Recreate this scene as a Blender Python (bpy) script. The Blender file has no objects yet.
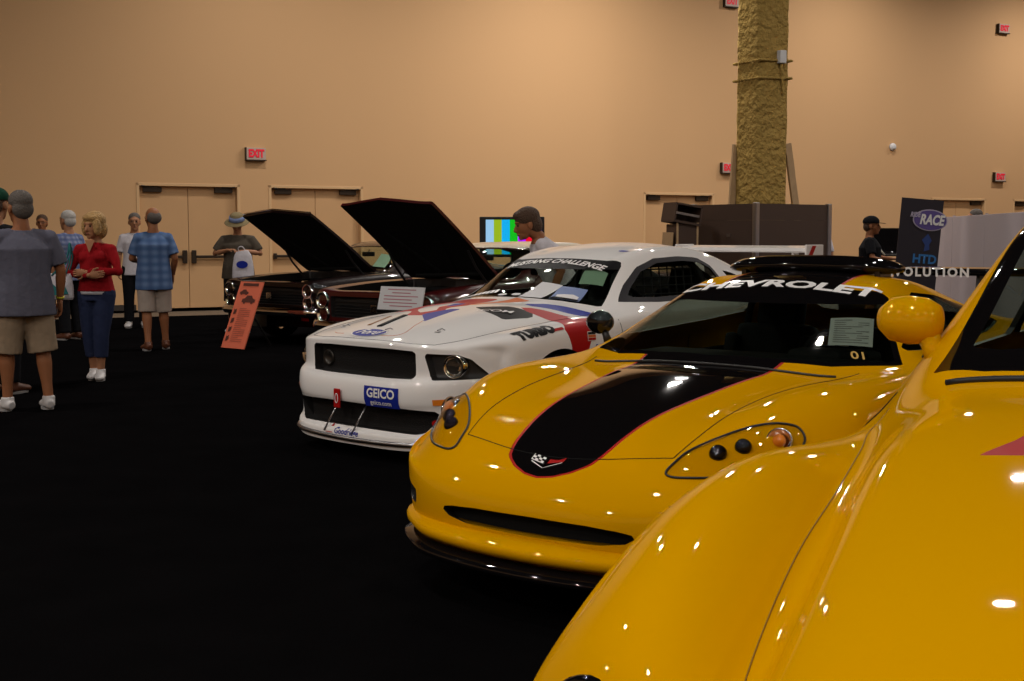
import bpy, bmesh, math, random
from mathutils import Vector, Matrix
from mathutils.bvhtree import BVHTree
from mathutils.geometry import intersect_point_line

scene = bpy.context.scene
COL = scene.collection
rnd = random.Random(7)
R = math.radians

# ------------------------------------------------------------------ camera
FPX = 1300.0                      # focal length in pixels of the 1024 x 681 frame
CAMH = 1.42
cam_d = bpy.data.cameras.new('camera')
cam_d.sensor_width = 36.0
cam_d.lens = FPX / 1024.0 * 36.0
cam_d.clip_start = 0.05
cam_d.clip_end = 200
cam = bpy.data.objects.new('camera', cam_d)
COL.objects.link(cam)
PITCH = math.atan(103.5 / FPX)
cam.location = (0, 0, CAMH)
cam.rotation_euler = (math.pi / 2 - PITCH, 0, 0)
scene.camera = cam

# ------------------------------------------------------------------ world, exposure
world = bpy.data.worlds.new('hall_air')
scene.world = world
world.use_nodes = True
world.node_tree.nodes['Background'].inputs[0].default_value = (1.0, 0.86, 0.68, 1)
world.node_tree.nodes['Background'].inputs[1].default_value = 0.0
scene.view_settings.view_transform = 'Standard'
scene.view_settings.look = 'None'
scene.view_settings.gamma = 1
scene.view_settings.use_curve_mapping = False
scene.view_settings.exposure = 0.0

# ------------------------------------------------------------------ hall lamps (high bay lamps under the ceiling)
CEIL = 9.6
LAMP_COL = (1.0, 0.935, 0.86)
def hall_lamp(x, y, power, size=0.34, z=CEIL - 0.9):
    d = bpy.data.lights.new('high_bay_lamp', 'AREA')
    d.shape = 'DISK'
    d.size = size
    d.energy = power
    d.color = LAMP_COL
    d.spread = R(172)
    o = bpy.data.objects.new('high_bay_lamp', d)
    o.location = (x, y, z)
    COL.objects.link(o)
for iy in range(5):
    for ix in range(5):
        x = -14.0 + ix * 8.2 + (iy % 2) * 3.1
        y = -6.0 + iy * 7.6
        if y > 22.5 + 0.52 * (x + 6.4) or (iy > 2 and ix == 0):
            continue
        hall_lamp(x, y, (640 if x < 0 else 290) if y < 0 else ((290 if x < -9 else (165 if x < 0 else 60)) if y < 14 else 215))
for x, y, p in ((-3.6, 22.9, 190), (2.8, 26.2, 330), (9.5, 30.4, 220), (16.0, 33.6, 300)):
    hall_lamp(x, y, p)

# ------------------------------------------------------------------ materials
def mat(name, color, rough=0.5, metal=0.0, coat=0.0, spec=0.5, emis=None, es=0.0, bump=None, var=None, trans=0.0, sheen=0.0, ior=1.45, coat_rough=0.03, alpha=None):
    m = bpy.data.materials.new(name)
    m.use_nodes = True
    nt = m.node_tree
    b = nt.nodes['Principled BSDF']
    b.inputs['Base Color'].default_value = (*color, 1)
    b.inputs['Roughness'].default_value = rough
    b.inputs['Metallic'].default_value = metal
    b.inputs['Coat Weight'].default_value = coat
    b.inputs['Coat Roughness'].default_value = coat_rough
    b.inputs['Specular IOR Level'].default_value = spec
    b.inputs['Transmission Weight'].default_value = trans
    b.inputs['IOR'].default_value = ior
    b.inputs['Sheen Weight'].default_value = sheen
    if alpha is not None:
        b.inputs['Alpha'].default_value = alpha
    if emis:
        b.inputs['Emission Color'].default_value = (*emis, 1)
        b.inputs['Emission Strength'].default_value = es
    if bump or var:
        tc = nt.nodes.new('ShaderNodeTexCoord')
    if bump:
        sc, st, dist = bump
        n = nt.nodes.new('ShaderNodeTexNoise')
        n.inputs['Scale'].default_value = sc
        n.inputs['Detail'].default_value = 4
        nt.links.new(tc.outputs['Object'], n.inputs['Vector'])
        bp = nt.nodes.new('ShaderNodeBump')
        bp.inputs['Strength'].default_value = st
        bp.inputs['Distance'].default_value = dist
        nt.links.new(n.outputs['Fac'], bp.inputs['Height'])
        nt.links.new(bp.outputs['Normal'], b.inputs['Normal'])
    if var:
        sc, amt = var
        n = nt.nodes.new('ShaderNodeTexNoise')
        n.inputs['Scale'].default_value = sc
        n.inputs['Detail'].default_value = 3
        nt.links.new(tc.outputs['Object'], n.inputs['Vector'])
        mx = nt.nodes.new('ShaderNodeMix')
        mx.data_type = 'RGBA'
        mx.inputs['A'].default_value = (*[c * (1 - amt) for c in color], 1)
        mx.inputs['B'].default_value = (*[min(1, c * (1 + amt)) for c in color], 1)
        nt.links.new(n.outputs['Fac'], mx.inputs['Factor'])
        nt.links.new(mx.outputs['Result'], b.inputs['Base Color'])
    return m

def glass_mat(name, tint, clear=0.6, gloss=1.0):
    """car glass: tinted clear layer under a mirror-like surface"""
    m = bpy.data.materials.new(name)
    m.use_nodes = True
    nt = m.node_tree
    nt.nodes.clear()
    out = nt.nodes.new('ShaderNodeOutputMaterial')
    tr = nt.nodes.new('ShaderNodeBsdfTransparent')
    tr.inputs[0].default_value = (*tint, 1)
    gl = nt.nodes.new('ShaderNodeBsdfGlossy')
    gl.inputs['Roughness'].default_value = 0.02
    fr = nt.nodes.new('ShaderNodeLayerWeight')
    fr.inputs['Blend'].default_value = 0.5
    pw = nt.nodes.new('ShaderNodeMath')
    pw.operation = 'POWER'
    pw.inputs[1].default_value = 5.0
    mul = nt.nodes.new('ShaderNodeMath')
    mul.operation = 'MULTIPLY_ADD'
    mul.inputs[1].default_value = 0.92 * gloss
    mul.inputs[2].default_value = 0.05 * gloss
    mx = nt.nodes.new('ShaderNodeMixShader')
    nt.links.new(fr.outputs['Facing'], pw.inputs[0])
    nt.links.new(pw.outputs[0], mul.inputs[0])
    nt.links.new(mul.outputs[0], mx.inputs[0])
    nt.links.new(tr.outputs[0], mx.inputs[1])
    nt.links.new(gl.outputs[0], mx.inputs[2])
    nt.links.new(mx.outputs[0], out.inputs[0])
    return m

M = {}
M['yellow'] = mat('yellow_car_paint', (0.63, 0.305, 0.0), 0.5, coat=0.55, spec=0.0)
M['white_paint'] = mat('white_car_paint', (0.78, 0.76, 0.75), 0.5, coat=0.8, spec=0.0)
M['black_gloss'] = mat('black_gloss_paint', (0.004, 0.0035, 0.004), 0.4, coat=1.0, spec=0.0)
M['black_satin'] = mat('black_satin_plastic', (0.012, 0.011, 0.011), 0.45)
M['black_matte'] = mat('black_matte_rubber', (0.008, 0.008, 0.008), 0.9, spec=0.1)
M['red'] = mat('red_vinyl', (0.36, 0.006, 0.006), 0.5, coat=0.15, spec=0.1)
M['blue'] = mat('blue_vinyl', (0.010, 0.022, 0.26), 0.5, coat=0.15, spec=0.1)
M['white'] = mat('white_vinyl', (0.75, 0.74, 0.74), 0.4, coat=0.3)
M['chrome'] = mat('polished_chrome', (0.75, 0.73, 0.72), 0.08, metal=1.0)
M['alu'] = mat('brushed_metal', (0.38, 0.37, 0.38), 0.35, metal=1.0)
M['maroon'] = mat('maroon_car_paint', (0.05, 0.003, 0.003), 0.4, coat=.8, spec=0.1)
M['dark_paint'] = mat('black_maroon_car_paint', (0.006, 0.0015, 0.0015), 0.4, coat=.8, spec=0.1)
M['glass'] = glass_mat('car_window_glass', (0.62, 0.70, 0.64))
M['glass_dark'] = glass_mat('tinted_car_window_glass', (0.50, 0.56, 0.50))
M['lens'] = glass_mat('clear_lamp_lens', (0.92, 0.90, 0.85), gloss=1.2)
M['amber'] = mat('amber_lamp', (0.75, 0.22, 0.02), 0.15, coat=1.0)
M['interior'] = mat('dark_car_interior', (0.010, 0.010, 0.011), 0.8, spec=0.2)
M['paper'] = mat('white_paper', (0.62, 0.62, 0.64), 0.7)
M['orange_vinyl'] = mat('orange_vinyl', (0.55, 0.15, 0.05), 0.5, spec=0.1)
M['stencil'] = mat('black_vinyl', (0.006, 0.006, 0.007), 0.5, spec=0.08)
M['grey_ink'] = mat('grey_ink', (0.22, 0.20, 0.22), 0.7)
M['gold_vinyl'] = mat('gold_vinyl', (0.5, 0.3, 0.04), 0.4)
M['engine'] = mat('dark_engine_metal', (0.05, 0.045, 0.04), 0.35, metal=0.8)

# ------------------------------------------------------------------ object helpers
def tag(o, label=None, cat=None, group=None, kind=None):
    if label: o['label'] = label
    if cat: o['category'] = cat
    if group: o['group'] = group
    if kind: o['kind'] = kind
    return o

def thing(name, label, cat, loc=(0, 0, 0), rz=0.0, group=None):
    o = bpy.data.objects.new(name, None)
    o.empty_display_size = 0.2
    COL.objects.link(o)
    o.location = loc
    o.rotation_euler = (0, 0, rz)
    return tag(o, label, cat, group)

def obj(name, bm, m, parent=None, smooth=False, label=None):
    me = bpy.data.meshes.new(name)
    bm.to_mesh(me)
    bm.free()
    for mm in (m if isinstance(m, (list, tuple)) else [m]):
        me.materials.append(mm)
    if smooth:
        me.polygons.foreach_set('use_smooth', [True] * len(me.polygons))
    o = bpy.data.objects.new(name, me)
    COL.objects.link(o)
    if parent is not None:
        o.parent = parent
    if label:
        o['label'] = label
    return o

def obj_each(name, bm, m, parent=None, smooth=False):
    """link every connected piece of bm as an object of its own"""
    seen = set(); out = []
    bm.verts.ensure_lookup_table()
    for v0 in bm.verts:
        if v0 in seen: continue
        st = [v0]; seen.add(v0); isl = []
        while st:
            v = st.pop(); isl.append(v)
            for e in v.link_edges:
                w = e.other_vert(v)
                if w not in seen: seen.add(w); st.append(w)
        nb = bmesh.new(); vm = {v: nb.verts.new(v.co) for v in isl}
        fs = set(f for v in isl for f in v.link_faces)
        for f in fs:
            nf = nb.faces.new([vm[v] for v in f.verts]); nf.material_index = f.material_index
        if fs: out.append(obj(name, nb, m, parent, smooth))
        else: nb.free()
    bm.free()
    return out

def new():
    return bmesh.new()

def xf(loc=(0, 0, 0), rot=(0, 0, 0), sc=(1, 1, 1)):
    from mathutils import Euler
    return Matrix.Translation(loc) @ Euler(rot).to_matrix().to_4x4() @ Matrix.Diagonal((*sc, 1))

def box(bm, c, s, rot=(0, 0, 0), bevel=0.0, mi=0):
    r = bmesh.ops.create_cube(bm, size=1.0, matrix=xf(c, rot, s))
    vs = r['verts']
    fs = set(f for v in vs for f in v.link_faces)
    if bevel > 0:
        es = list(set(e for v in vs for e in v.link_edges))
        rb = bmesh.ops.bevel(bm, geom=es, offset=bevel, segments=2, profile=0.6, affect='EDGES', clamp_overlap=True)
        fs |= set(rb['faces'])
    for f in fs:
        if f.is_valid:
            f.material_index = mi
    return bm

def frame_from(d):
    d = d.normalized()
    up = Vector((0, 0, 1)) if abs(d.z) < 0.95 else Vector((1, 0, 0))
    a = d.cross(up).normalized()
    b = d.cross(a).normalized()
    return a, b

def tube(bm, pts, r, n=8, closed=False, caps=True, mi=0):
    """round tube along pts; r may be a number or a list"""
    pts = [Vector(p) for p in pts]
    N = len(pts)
    rs = r if isinstance(r, (list, tuple)) else [r] * N
    rings = []
    a0 = None
    for i, p in enumerate(pts):
        if closed:
            d = (pts[(i + 1) % N] - pts[i - 1])
        else:
            d = pts[min(i + 1, N - 1)] - pts[max(i - 1, 0)]
        if d.length < 1e-9: d = Vector((0, 0, 1))
        d.normalize()
        if a0 is None:
            a, b = frame_from(d)
        else:
            a = (a0 - d * a0.dot(d))
            if a.length < 1e-6: a, _ = frame_from(d)
            a.normalize()
            b = d.cross(a)
        a0 = a
        rings.append([bm.verts.new(p + (a * math.cos(t) + b * math.sin(t)) * rs[i]) for t in [2 * math.pi * k / n for k in range(n)]])
    m = N if closed else N - 1
    for i in range(m):
        A, B = rings[i], rings[(i + 1) % N]
        for k in range(n):
            f = bm.faces.new((A[k], A[(k + 1) % n], B[(k + 1) % n], B[k]))
            f.material_index = mi
    if caps and not closed:
        bm.faces.new(rings[0][::-1]).material_index = mi
        bm.faces.new(rings[-1]).material_index = mi
    return bm

def lathe(bm, prof, n=24, mtx=Matrix(), mi=0, closed=False):
    """revolve (r, h) points about local z"""
    rings = []
    for r, h in prof:
        if r < 1e-6:
            rings.append([bm.verts.new(mtx @ Vector((0, 0, h)))])
        else:
            rings.append([bm.verts.new(mtx @ Vector((r * math.cos(2 * math.pi * k / n), r * math.sin(2 * math.pi * k / n), h))) for k in range(n)])
    L = len(rings)
    for i in range(L if closed else L - 1):
        A, B = rings[i], rings[(i + 1) % L]
        for k in range(n):
            k2 = (k + 1) % n
            vs = []
            for v in ((A[k] if len(A) > 1 else A[0]), (A[k2] if len(A) > 1 else A[0]), (B[k2] if len(B) > 1 else B[0]), (B[k] if len(B) > 1 else B[0])):
                if v not in vs: vs.append(v)
            if len(vs) > 2:
                try: bm.faces.new(vs).material_index = mi
                except ValueError: pass
    return bm

def prism(bm, poly, mtx, depth, mi=0):
    """2D polygon extruded by depth along local z of mtx"""
    a = [bm.verts.new(mtx @ Vector((x, y, 0))) for x, y in poly]
    b = [bm.verts.new(mtx @ Vector((x, y, depth))) for x, y in poly]
    n = len(poly)
    bm.faces.new(a[::-1]).material_index = mi
    bm.faces.new(b).material_index = mi
    for i in range(n):
        bm.faces.new((a[i], a[(i + 1) % n], b[(i + 1) % n], b[i])).material_index = mi
    return bm

def fix_normals(bm):
    bmesh.ops.recalc_face_normals(bm, faces=bm.faces[:])
    return bm

# ------------------------------------------------------------------ surface tools: cut, take, drape
def sdf(poly):
    P = [Vector(p) for p in poly]
    n = len(P)
    def f(x, y):
        d = 1e18
        inside = False
        for i in range(n):
            ax, ay = P[i]; bx, by = P[(i + 1) % n]
            ex, ey = bx - ax, by - ay
            wx, wy = x - ax, y - ay
            L = ex * ex + ey * ey
            t = max(0.0, min(1.0, (wx * ex + wy * ey) / L)) if L > 0 else 0
            dx, dy = wx - ex * t, wy - ey * t
            d = min(d, dx * dx + dy * dy)
            if (ay > y) != (by > y) and x < (bx - ax) * (y - ay) / (by - ay) + ax:
                inside = not inside
        d = math.sqrt(d)
        return -d if inside else d
    return f

def split_by(bm, f):
    val = {}
    for v in bm.verts:
        s = f(v.co)
        if abs(s) < 1e-5: s = 1e-5
        val[v] = s
    marked = set()
    for e in list(bm.edges):
        a, b = e.verts
        sa, sb = val[a], val[b]
        if sa * sb < 0:
            fac = sa / (sa - sb)
            ne, nv = bmesh.utils.edge_split(e, a, fac)
            val[nv] = 0.0
            marked.add(nv)
    faces = set(fc for v in marked for fc in v.link_faces)
    for fc in faces:
        vs = [v for v in fc.verts if v in marked]
        if len(vs) == 2:
            try: bmesh.utils.face_split(fc, vs[0], vs[1])
            except ValueError: pass
        elif len(vs) == 4:
            try: bmesh.utils.face_split(fc, vs[0], vs[1])
            except ValueError: pass
    for fc in list(bm.faces):
        vs = [v for v in fc.verts if v in marked]
        if len(vs) == 2 and len(fc.verts) > 3:
            i = [k for k, v in enumerate(fc.verts) if v in marked]
            if abs(i[0] - i[1]) not in (1, len(fc.verts) - 1):
                try: bmesh.utils.face_split(fc, vs[0], vs[1])
                except ValueError: pass
    return val

def inside_faces(bm, f, val):
    out = []
    for fc in bm.faces:
        s = 0
        for v in fc.verts:
            s += val.get(v, 0.0)
        if s < 0:
            out.append(fc)
    return out

def take(bm, f, keep=False):
    """cut the region f < 0 out of bm and return it as a bmesh of its own"""
    val = split_by(bm, f)
    fs = inside_faces(bm, f, val)
    out = bmesh.new()
    vm = {}
    for fc in fs:
        vs = []
        for v in fc.verts:
            if v not in vm: vm[v] = out.verts.new(v.co)
            vs.append(vm[v])
        try:
            nf = out.faces.new(vs)
            nf.material_index = fc.material_index
        except ValueError: pass
    if not keep:
        bmesh.ops.delete(bm, geom=fs, context='FACES')
    return out

def paint(bm, f, idx):
    val = split_by(bm, f)
    for fc in inside_faces(bm, f, val):
        fc.material_index = idx

def rim(bm, src, vec, scale=1.0, mi=0):
    """walls going inward from the open boundary of src (a bmesh), added to bm"""
    es = [e for e in src.edges if len(e.link_faces) == 1]
    c = Vector()
    vs = set(v for e in es for v in e.verts)
    for v in vs: c += v.co
    c /= max(1, len(vs))
    m = {v: (bm.verts.new(v.co), bm.verts.new(c + (v.co - c) * scale + Vector(vec))) for v in vs}
    for e in es:
        a, b = e.verts
        try: bm.faces.new((m[a][0], m[b][0], m[b][1], m[a][1])).material_index = mi
        except ValueError: pass
    return bm

def shifted(src, vec, scale=1.0):
    """copy of a bmesh moved by vec and scaled about its own centre"""
    b = src.copy()
    c = Vector()
    for v in b.verts: c += v.co
    c /= max(1, len(b.verts))
    for v in b.verts: v.co = c + (v.co - c) * scale + Vector(vec)
    return b

def grid_cut(bm, step, axes=(0, 1)):
    for ax in axes:
        lo = min(v.co[ax] for v in bm.verts); hi = max(v.co[ax] for v in bm.verts)
        k = lo + step
        no = Vector((0, 0, 0)); no[ax] = 1
        while k < hi - 1e-5:
            co = Vector((0, 0, 0)); co[ax] = k
            bmesh.ops.bisect_plane(bm, geom=bm.verts[:] + bm.edges[:] + bm.faces[:], plane_co=co, plane_no=no)
            k += step
    return bm

def drape(bm, bvh, mtx, direction, off=0.003, reach=3.0):
    """project a flat bmesh (in its xy plane, placed by mtx) along direction onto the surface"""
    d = Vector(direction).normalized()
    dead = []
    for v in bm.verts:
        p = mtx @ v.co
        hit, nrm, idx, dist = bvh.ray_cast(p, d, reach)
        if hit is None:
            dead.append(v)
            v.co = p
            continue
        if nrm.dot(d) > 0: nrm = -nrm
        v.co = hit + nrm * off
    if dead:
        bmesh.ops.delete(bm, geom=dead, context='VERTS')
    bm.normal_update()
    tot = sum(f.normal.dot(d) * f.calc_area() for f in bm.faces)
    if tot > 0:
        bmesh.ops.reverse_faces(bm, faces=bm.faces[:])
    return bm

def flat_poly(poly, step=0.03):
    bm = new()
    bm.faces.new([bm.verts.new((x, y, 0)) for x, y in poly])
    grid_cut(bm, step)
    return bm

def text_bm(s, size, bold=0.0, shear=0.0, sx=1.0, step=0.03, spacing=1.0, align='CENTER', extrude=0.0):
    c = bpy.data.curves.new('t', 'FONT')
    c.body = s
    c.size = size
    c.offset = bold
    c.shear = shear
    c.space_character = spacing
    c.align_x = align
    c.align_y = 'CENTER'
    c.resolution_u = 3
    c.extrude = extrude
    o = bpy.data.objects.new('t', c)
    me = bpy.data.meshes.new_from_object(o)
    bm = bmesh.new()
    bm.from_mesh(me)
    bpy.data.objects.remove(o)
    bpy.data.meshes.remove(me)
    for v in bm.verts: v.co.x *= sx
    bmesh.ops.remove_doubles(bm, verts=bm.verts[:], dist=1e-5)
    if step: grid_cut(bm, step)
    return bm

def basis(origin, ex, ey):
    ex = Vector(ex).normalized(); ey = Vector(ey).normalized()
    ez = ex.cross(ey).normalized()
    ey = ez.cross(ex)
    m = Matrix((ex, ey, ez)).transposed().to_4x4()
    m.translation = Vector(origin)
    return m

def drape_line(bm, bvh, pts, direction, r=0.003, n=6, off=0.0, step=0.03, closed=False, origin_shift=1.5):
    """thin tube following the surface under a polyline"""
    d = Vector(direction).normalized()
    P = [Vector(p) for p in pts]
    if closed: P.append(P[0])
    out = []
    for a, b in zip(P[:-1], P[1:]):
        k = max(1, int((b - a).length / step))
        for i in range(k):
            out.append(a.lerp(b, i / k))
    if not closed: out.append(P[-1])
    res = []
    for p in out:
        hit, nrm, idx, dist = bvh.ray_cast(p - d * origin_shift, d, 4.0)
        if hit is not None:
            if nrm.dot(d) > 0: nrm = -nrm
            res.append(hit + nrm * off)
    if len(res) > 2: tube(bm, res, r, n, closed=closed)
    return bm

def smooth_curve(pts, k=6, closed=False):
    """Catmull-Rom through pts"""
    P = [Vector(p) for p in pts]
    n = len(P)
    out = []
    rng = range(n) if closed else range(n - 1)
    for i in rng:
        p0 = P[(i - 1) % n] if closed or i > 0 else P[0]
        p1 = P[i]; p2 = P[(i + 1) % n]
        p3 = P[(i + 2) % n] if closed or i + 2 < n else P[n - 1]
        for j in range(k):
            t = j / k
            out.append(0.5 * ((2 * p1) + (p2 - p0) * t + (2 * p0 - 5 * p1 + 4 * p2 - p3) * t * t + (3 * p1 - p0 - 3 * p2 + p3) * t ** 3))
    if not closed: out.append(P[-1])
    return out

# ------------------------------------------------------------------ car body shell from a cage
def shell(cap, belt, level=3, fit=3):
    """cap: rows (front to rear) of points centre -> shoulder (y >= 0);
    belt: list of levels, each a function (point, front_weight, index) -> point.
    Returns a smooth closed-top bmesh of the whole car body."""
    A, B = len(cap), len(cap[0])
    verts, faces, idx = [], [], {}
    def add(p, side):
        p = Vector(p)
        if abs(p.y) < 1e-6: p.y = 0; side = 1
        key = (round(p.x, 4), round(p.y * side, 4), round(p.z, 4))
        if key not in idx:
            idx[key] = len(verts)
            verts.append(Vector((p.x, p.y * side, p.z)))
        return idx[key]
    def quad(ps, side):
        ids = [add(p, side) for p in ps]
        if side < 0: ids = ids[::-1]
        u = []
        for i in ids:
            if i not in u: u.append(i)
        if len(u) > 2: faces.append(u)
    wrap = [cap[0][b] for b in range(B)] + [cap[a][B - 1] for a in range(1, A)] + [cap[A - 1][b] for b in range(B - 2, -1, -1)]
    kinds = ['f'] * B + ['s'] * (A - 1) + ['r'] * (B - 1)
    kinds[B + A - 2] = 'r'
    cols = []
    for i, p in enumerate(wrap):
        cols.append([Vector(p)] + [Vector(fn(Vector(p), kinds[i], i)) for fn in belt])
    for side in (1, -1):
        for a in range(A - 1):
            for b in range(B - 1):
                quad((cap[a][b], cap[a][b + 1], cap[a + 1][b + 1], cap[a + 1][b]), side)
        for i in range(len(cols) - 1):
            for l in range(len(belt)):
                quad((cols[i][l + 1], cols[i + 1][l + 1], cols[i + 1][l], cols[i][l]), side)
    me = bpy.data.meshes.new('cage')
    me.from_pydata([tuple(v) for v in verts], [], faces)
    o = bpy.data.objects.new('cage', me)
    COL.objects.link(o)
    md = o.modifiers.new('s', 'SUBSURF')
    md.levels = 2
    md.boundary_smooth = 'PRESERVE_CORNERS'
    q = [v.copy() for v in verts]
    for it in range(fit):
        dg = bpy.context.evaluated_depsgraph_get()
        ev = o.evaluated_get(dg).to_mesh()
        for i in range(len(verts)):
            q[i] += (verts[i] - ev.vertices[i].co) * 0.85
        o.evaluated_get(dg).to_mesh_clear()
        for i in range(len(verts)):
            me.vertices[i].co = q[i]
        me.update()
        o.update_tag()
        bpy.context.view_layer.update()
    md.levels = level
    o.update_tag(); bpy.context.view_layer.update()
    dg = bpy.context.evaluated_depsgraph_get()
    ev = o.evaluated_get(dg).to_mesh()
    bm = bmesh.new()
    bm.from_mesh(ev)
    o.evaluated_get(dg).to_mesh_clear()
    bpy.data.objects.remove(o)
    bpy.data.meshes.remove(me)
    bmesh.ops.recalc_face_normals(bm, faces=bm.faces[:])
    return bm

def tree(bm):
    return BVHTree.FromBMesh(bm)

def mirror_poly(poly):
    return [(x, -y) for x, y in poly][::-1]
# ------------------------------------------------------------------ the hall
WP = Vector((-6.36, 25.7, 0)); WD = Vector((0.886, 0.4636, 0)).normalized(); WN = Vector((WD.y, -WD.x, 0))
WALL_M = basis(WP, WD, (0, 0, 1))          # local x along the wall, local y up, local z towards the hall
def wall_mat():
    m = mat('tan_wall_paint', (0.60, 0.365, 0.185), 0.75, spec=0.25)
    nt = m.node_tree; b = nt.nodes['Principled BSDF']
    tc = nt.nodes.new('ShaderNodeTexCoord')
    w = nt.nodes.new('ShaderNodeTexNoise'); w.inputs['Scale'].default_value = 60
    bp = nt.nodes.new('ShaderNodeBump'); bp.inputs['Strength'].default_value = 0.15; bp.inputs['Distance'].default_value = 0.01
    nt.links.new(tc.outputs['Object'], w.inputs['Vector'])
    nt.links.new(w.outputs['Fac'], bp.inputs['Height'])
    nt.links.new(bp.outputs['Normal'], b.inputs['Normal'])
    return m
M['wall'] = wall_mat()
M['door'] = mat('tan_door_paint', (0.56, 0.335, 0.165), 0.55, spec=0.35, var=(1.5, 0.06))
M['door_frame'] = mat('tan_frame_paint', (0.64, 0.41, 0.21), 0.5)
M['bronze'] = mat('dark_bronze', (0.03, 0.018, 0.010), 0.45, metal=0.3)
M['base'] = mat('dark_rubber_baseboard', (0.03, 0.022, 0.018), 0.6)
M['concrete'] = mat('concrete', (0.15, 0.11, 0.075), 0.8, var=(3, 0.15))
M['carpet'] = mat('black_carpet', (0.0035, 0.0032, 0.0035), 1.0, spec=0.0, bump=(260, 0.5, 0.01), var=(2.5, 0.3))
M['dark_ceiling'] = mat('dark_ceiling', (0.02, 0.016, 0.012), 0.9, spec=0.1)

# wall openings: (centre along wall, width, height)
def wall_s(px, py=None):
    """position along the wall seen at picture column px (used once to survey the doors)"""
    u = (px - 512) / FPX
    return (u * WP.y - WP.x) / (WD.x - u * WD.y)
doors = []
DOORS = [(140, 240), (271, 363), (643, 713), (927, 985), (1007, 1064)]
for a, b in DOORS:
    s0, s1 = wall_s(a), wall_s(b)
    doors.append(((s0 + s1) / 2, 2.04))
DH = 2.47
bm = new()
L0, L1 = -17.0, 31.0
edges = [L0]
for c, w in doors: edges += [c - w / 2, c + w / 2]
edges.append(L1)
T = 0.30
def wbox(x0, x1, y0, y1, z0, z1, b=bm, mi=0, bevel=0):
    c = Vector(((x0 + x1) / 2, (y0 + y1) / 2, (z0 + z1) / 2))
    n = bmesh.ops.create_cube(b, size=1.0, matrix=WALL_M @ Matrix.Translation(c) @ Matrix.Diagonal((x1 - x0, y1 - y0, z1 - z0, 1)))
    if bevel:
        bmesh.ops.bevel(b, geom=list(set(e for v in n['verts'] for e in v.link_edges)), offset=bevel, segments=2, affect='EDGES')
for i in range(0, len(edges), 2):
    wbox(edges[i], edges[i + 1], 0, DH, -T, 0, bm)
wbox(L0, L1, DH, CEIL, -T, 0, bm)
tag(obj('wall_back', bm, M['wall']), kind='structure')
# skirting along the back wall
bm = new()
for i in range(0, len(edges), 2):
    wbox(edges[i] + (0.05 if i else 0), edges[i + 1] - 0.05, 0, 0.11, 0.001, 0.02, bm)
tag(obj('baseboard_back', bm, M['base']), kind='structure')

for k, (c, w) in enumerate(doors):
    root = bpy.data.objects.new('door_%d' % (k + 1), None)
    COL.objects.link(root)
    root.matrix_world = WALL_M @ Matrix.Translation((c, 0, 0))
    tag(root, kind='structure')
    def local(bm_):
        return bm_
    bmf = new()
    h = w / 2
    for x in (-h + 0.03, h - 0.03):
        box(bmf, (x, DH / 2, -0.075), (0.06, DH, 0.17), bevel=0.008)
    box(bmf, (0, DH - 0.03, -0.075), (w, 0.06, 0.17), bevel=0.008)
    obj('door_frame', bmf, M['door_frame'], root)
    for s in (-1, 1):
        b2 = new()
        box(b2, (s * (h - 0.06) / 2, (DH - 0.06) / 2 + 0.01, -0.13), (h - 0.07, DH - 0.08, 0.05), bevel=0.004)
        leaf = obj('door_leaf', b2, M['door'], root)
        b3 = new()
        box(b3, (s * h * 0.50, 1.03, -0.045), (h * 0.74, 0.055, 0.05), bevel=0.012)
        box(b3, (s * 0.09, 1.03, -0.06), (0.09, 0.26, 0.06), bevel=0.012)
        box(b3, (s * (h - 0.14), 1.03, -0.06), (0.07, 0.12, 0.06), bevel=0.012)
        obj('panic_bar', b3, M['bronze'], leaf)
        b4 = new()
        box(b4, (s * (h - 0.32), DH - 0.13, -0.07), (0.36, 0.10, 0.07), bevel=0.01)
        tube(b4, [(s * (h - 0.36), DH - 0.07, -0.05), (s * (h - 0.10), DH - 0.06, 0.02)], 0.012)
        obj('door_closer', b4, M['bronze'], leaf)
# floor, carpet, other walls, ceiling
XA, XB, YA, YB = -21.0, 23.0, -13.0, 41.0
bm = new(); box(bm, ((XA + XB) / 2, (YA + YB) / 2, -0.15), (XB - XA, YB - YA, 0.2))
tag(obj('floor', bm, M['concrete']), kind='structure')
bm = new()
cm = [(-20.6, YA + .1), (22.6, YA + .1)]
e0 = WP + WN * 2.15
p0 = e0 + WD * ((22.6 - e0.x) / WD.x); p1 = e0 + WD * ((-20.6 - e0.x) / WD.x)
prism(bm, cm + [(p0.x, p0.y), (p1.x, p1.y)], Matrix.Translation((0, 0, -0.05)), 0.05)
o = obj('carpet', fix_normals(bm), M['carpet'])
tag(o, 'black carpet laid over the whole exhibition hall floor', 'carpet', kind='stuff')
for nm, c, s in (('wall_left', (XA - .1, 14, CEIL / 2), (.2, 54, CEIL)), ('wall_right', (XB + .1, 14, CEIL / 2), (.2, 54, CEIL)), ('wall_front', (1, YA - .1, CEIL / 2), (44, .2, CEIL))):
    bm = new(); box(bm, c, s); tag(obj(nm, bm, M['wall']), kind='structure')
bm = new(); box(bm, (1, 14, CEIL + .1), (44.4, 54.4, .2))
tag(obj('ceiling', bm, M['dark_ceiling']), kind='structure')
# ------------------------------------------------------------------ shared car pieces
def place_car(name, label, x, y, heading_deg, cat='car', group=None):
    return thing(name, label, cat, (x, y, 0), R(heading_deg), group)

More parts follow.
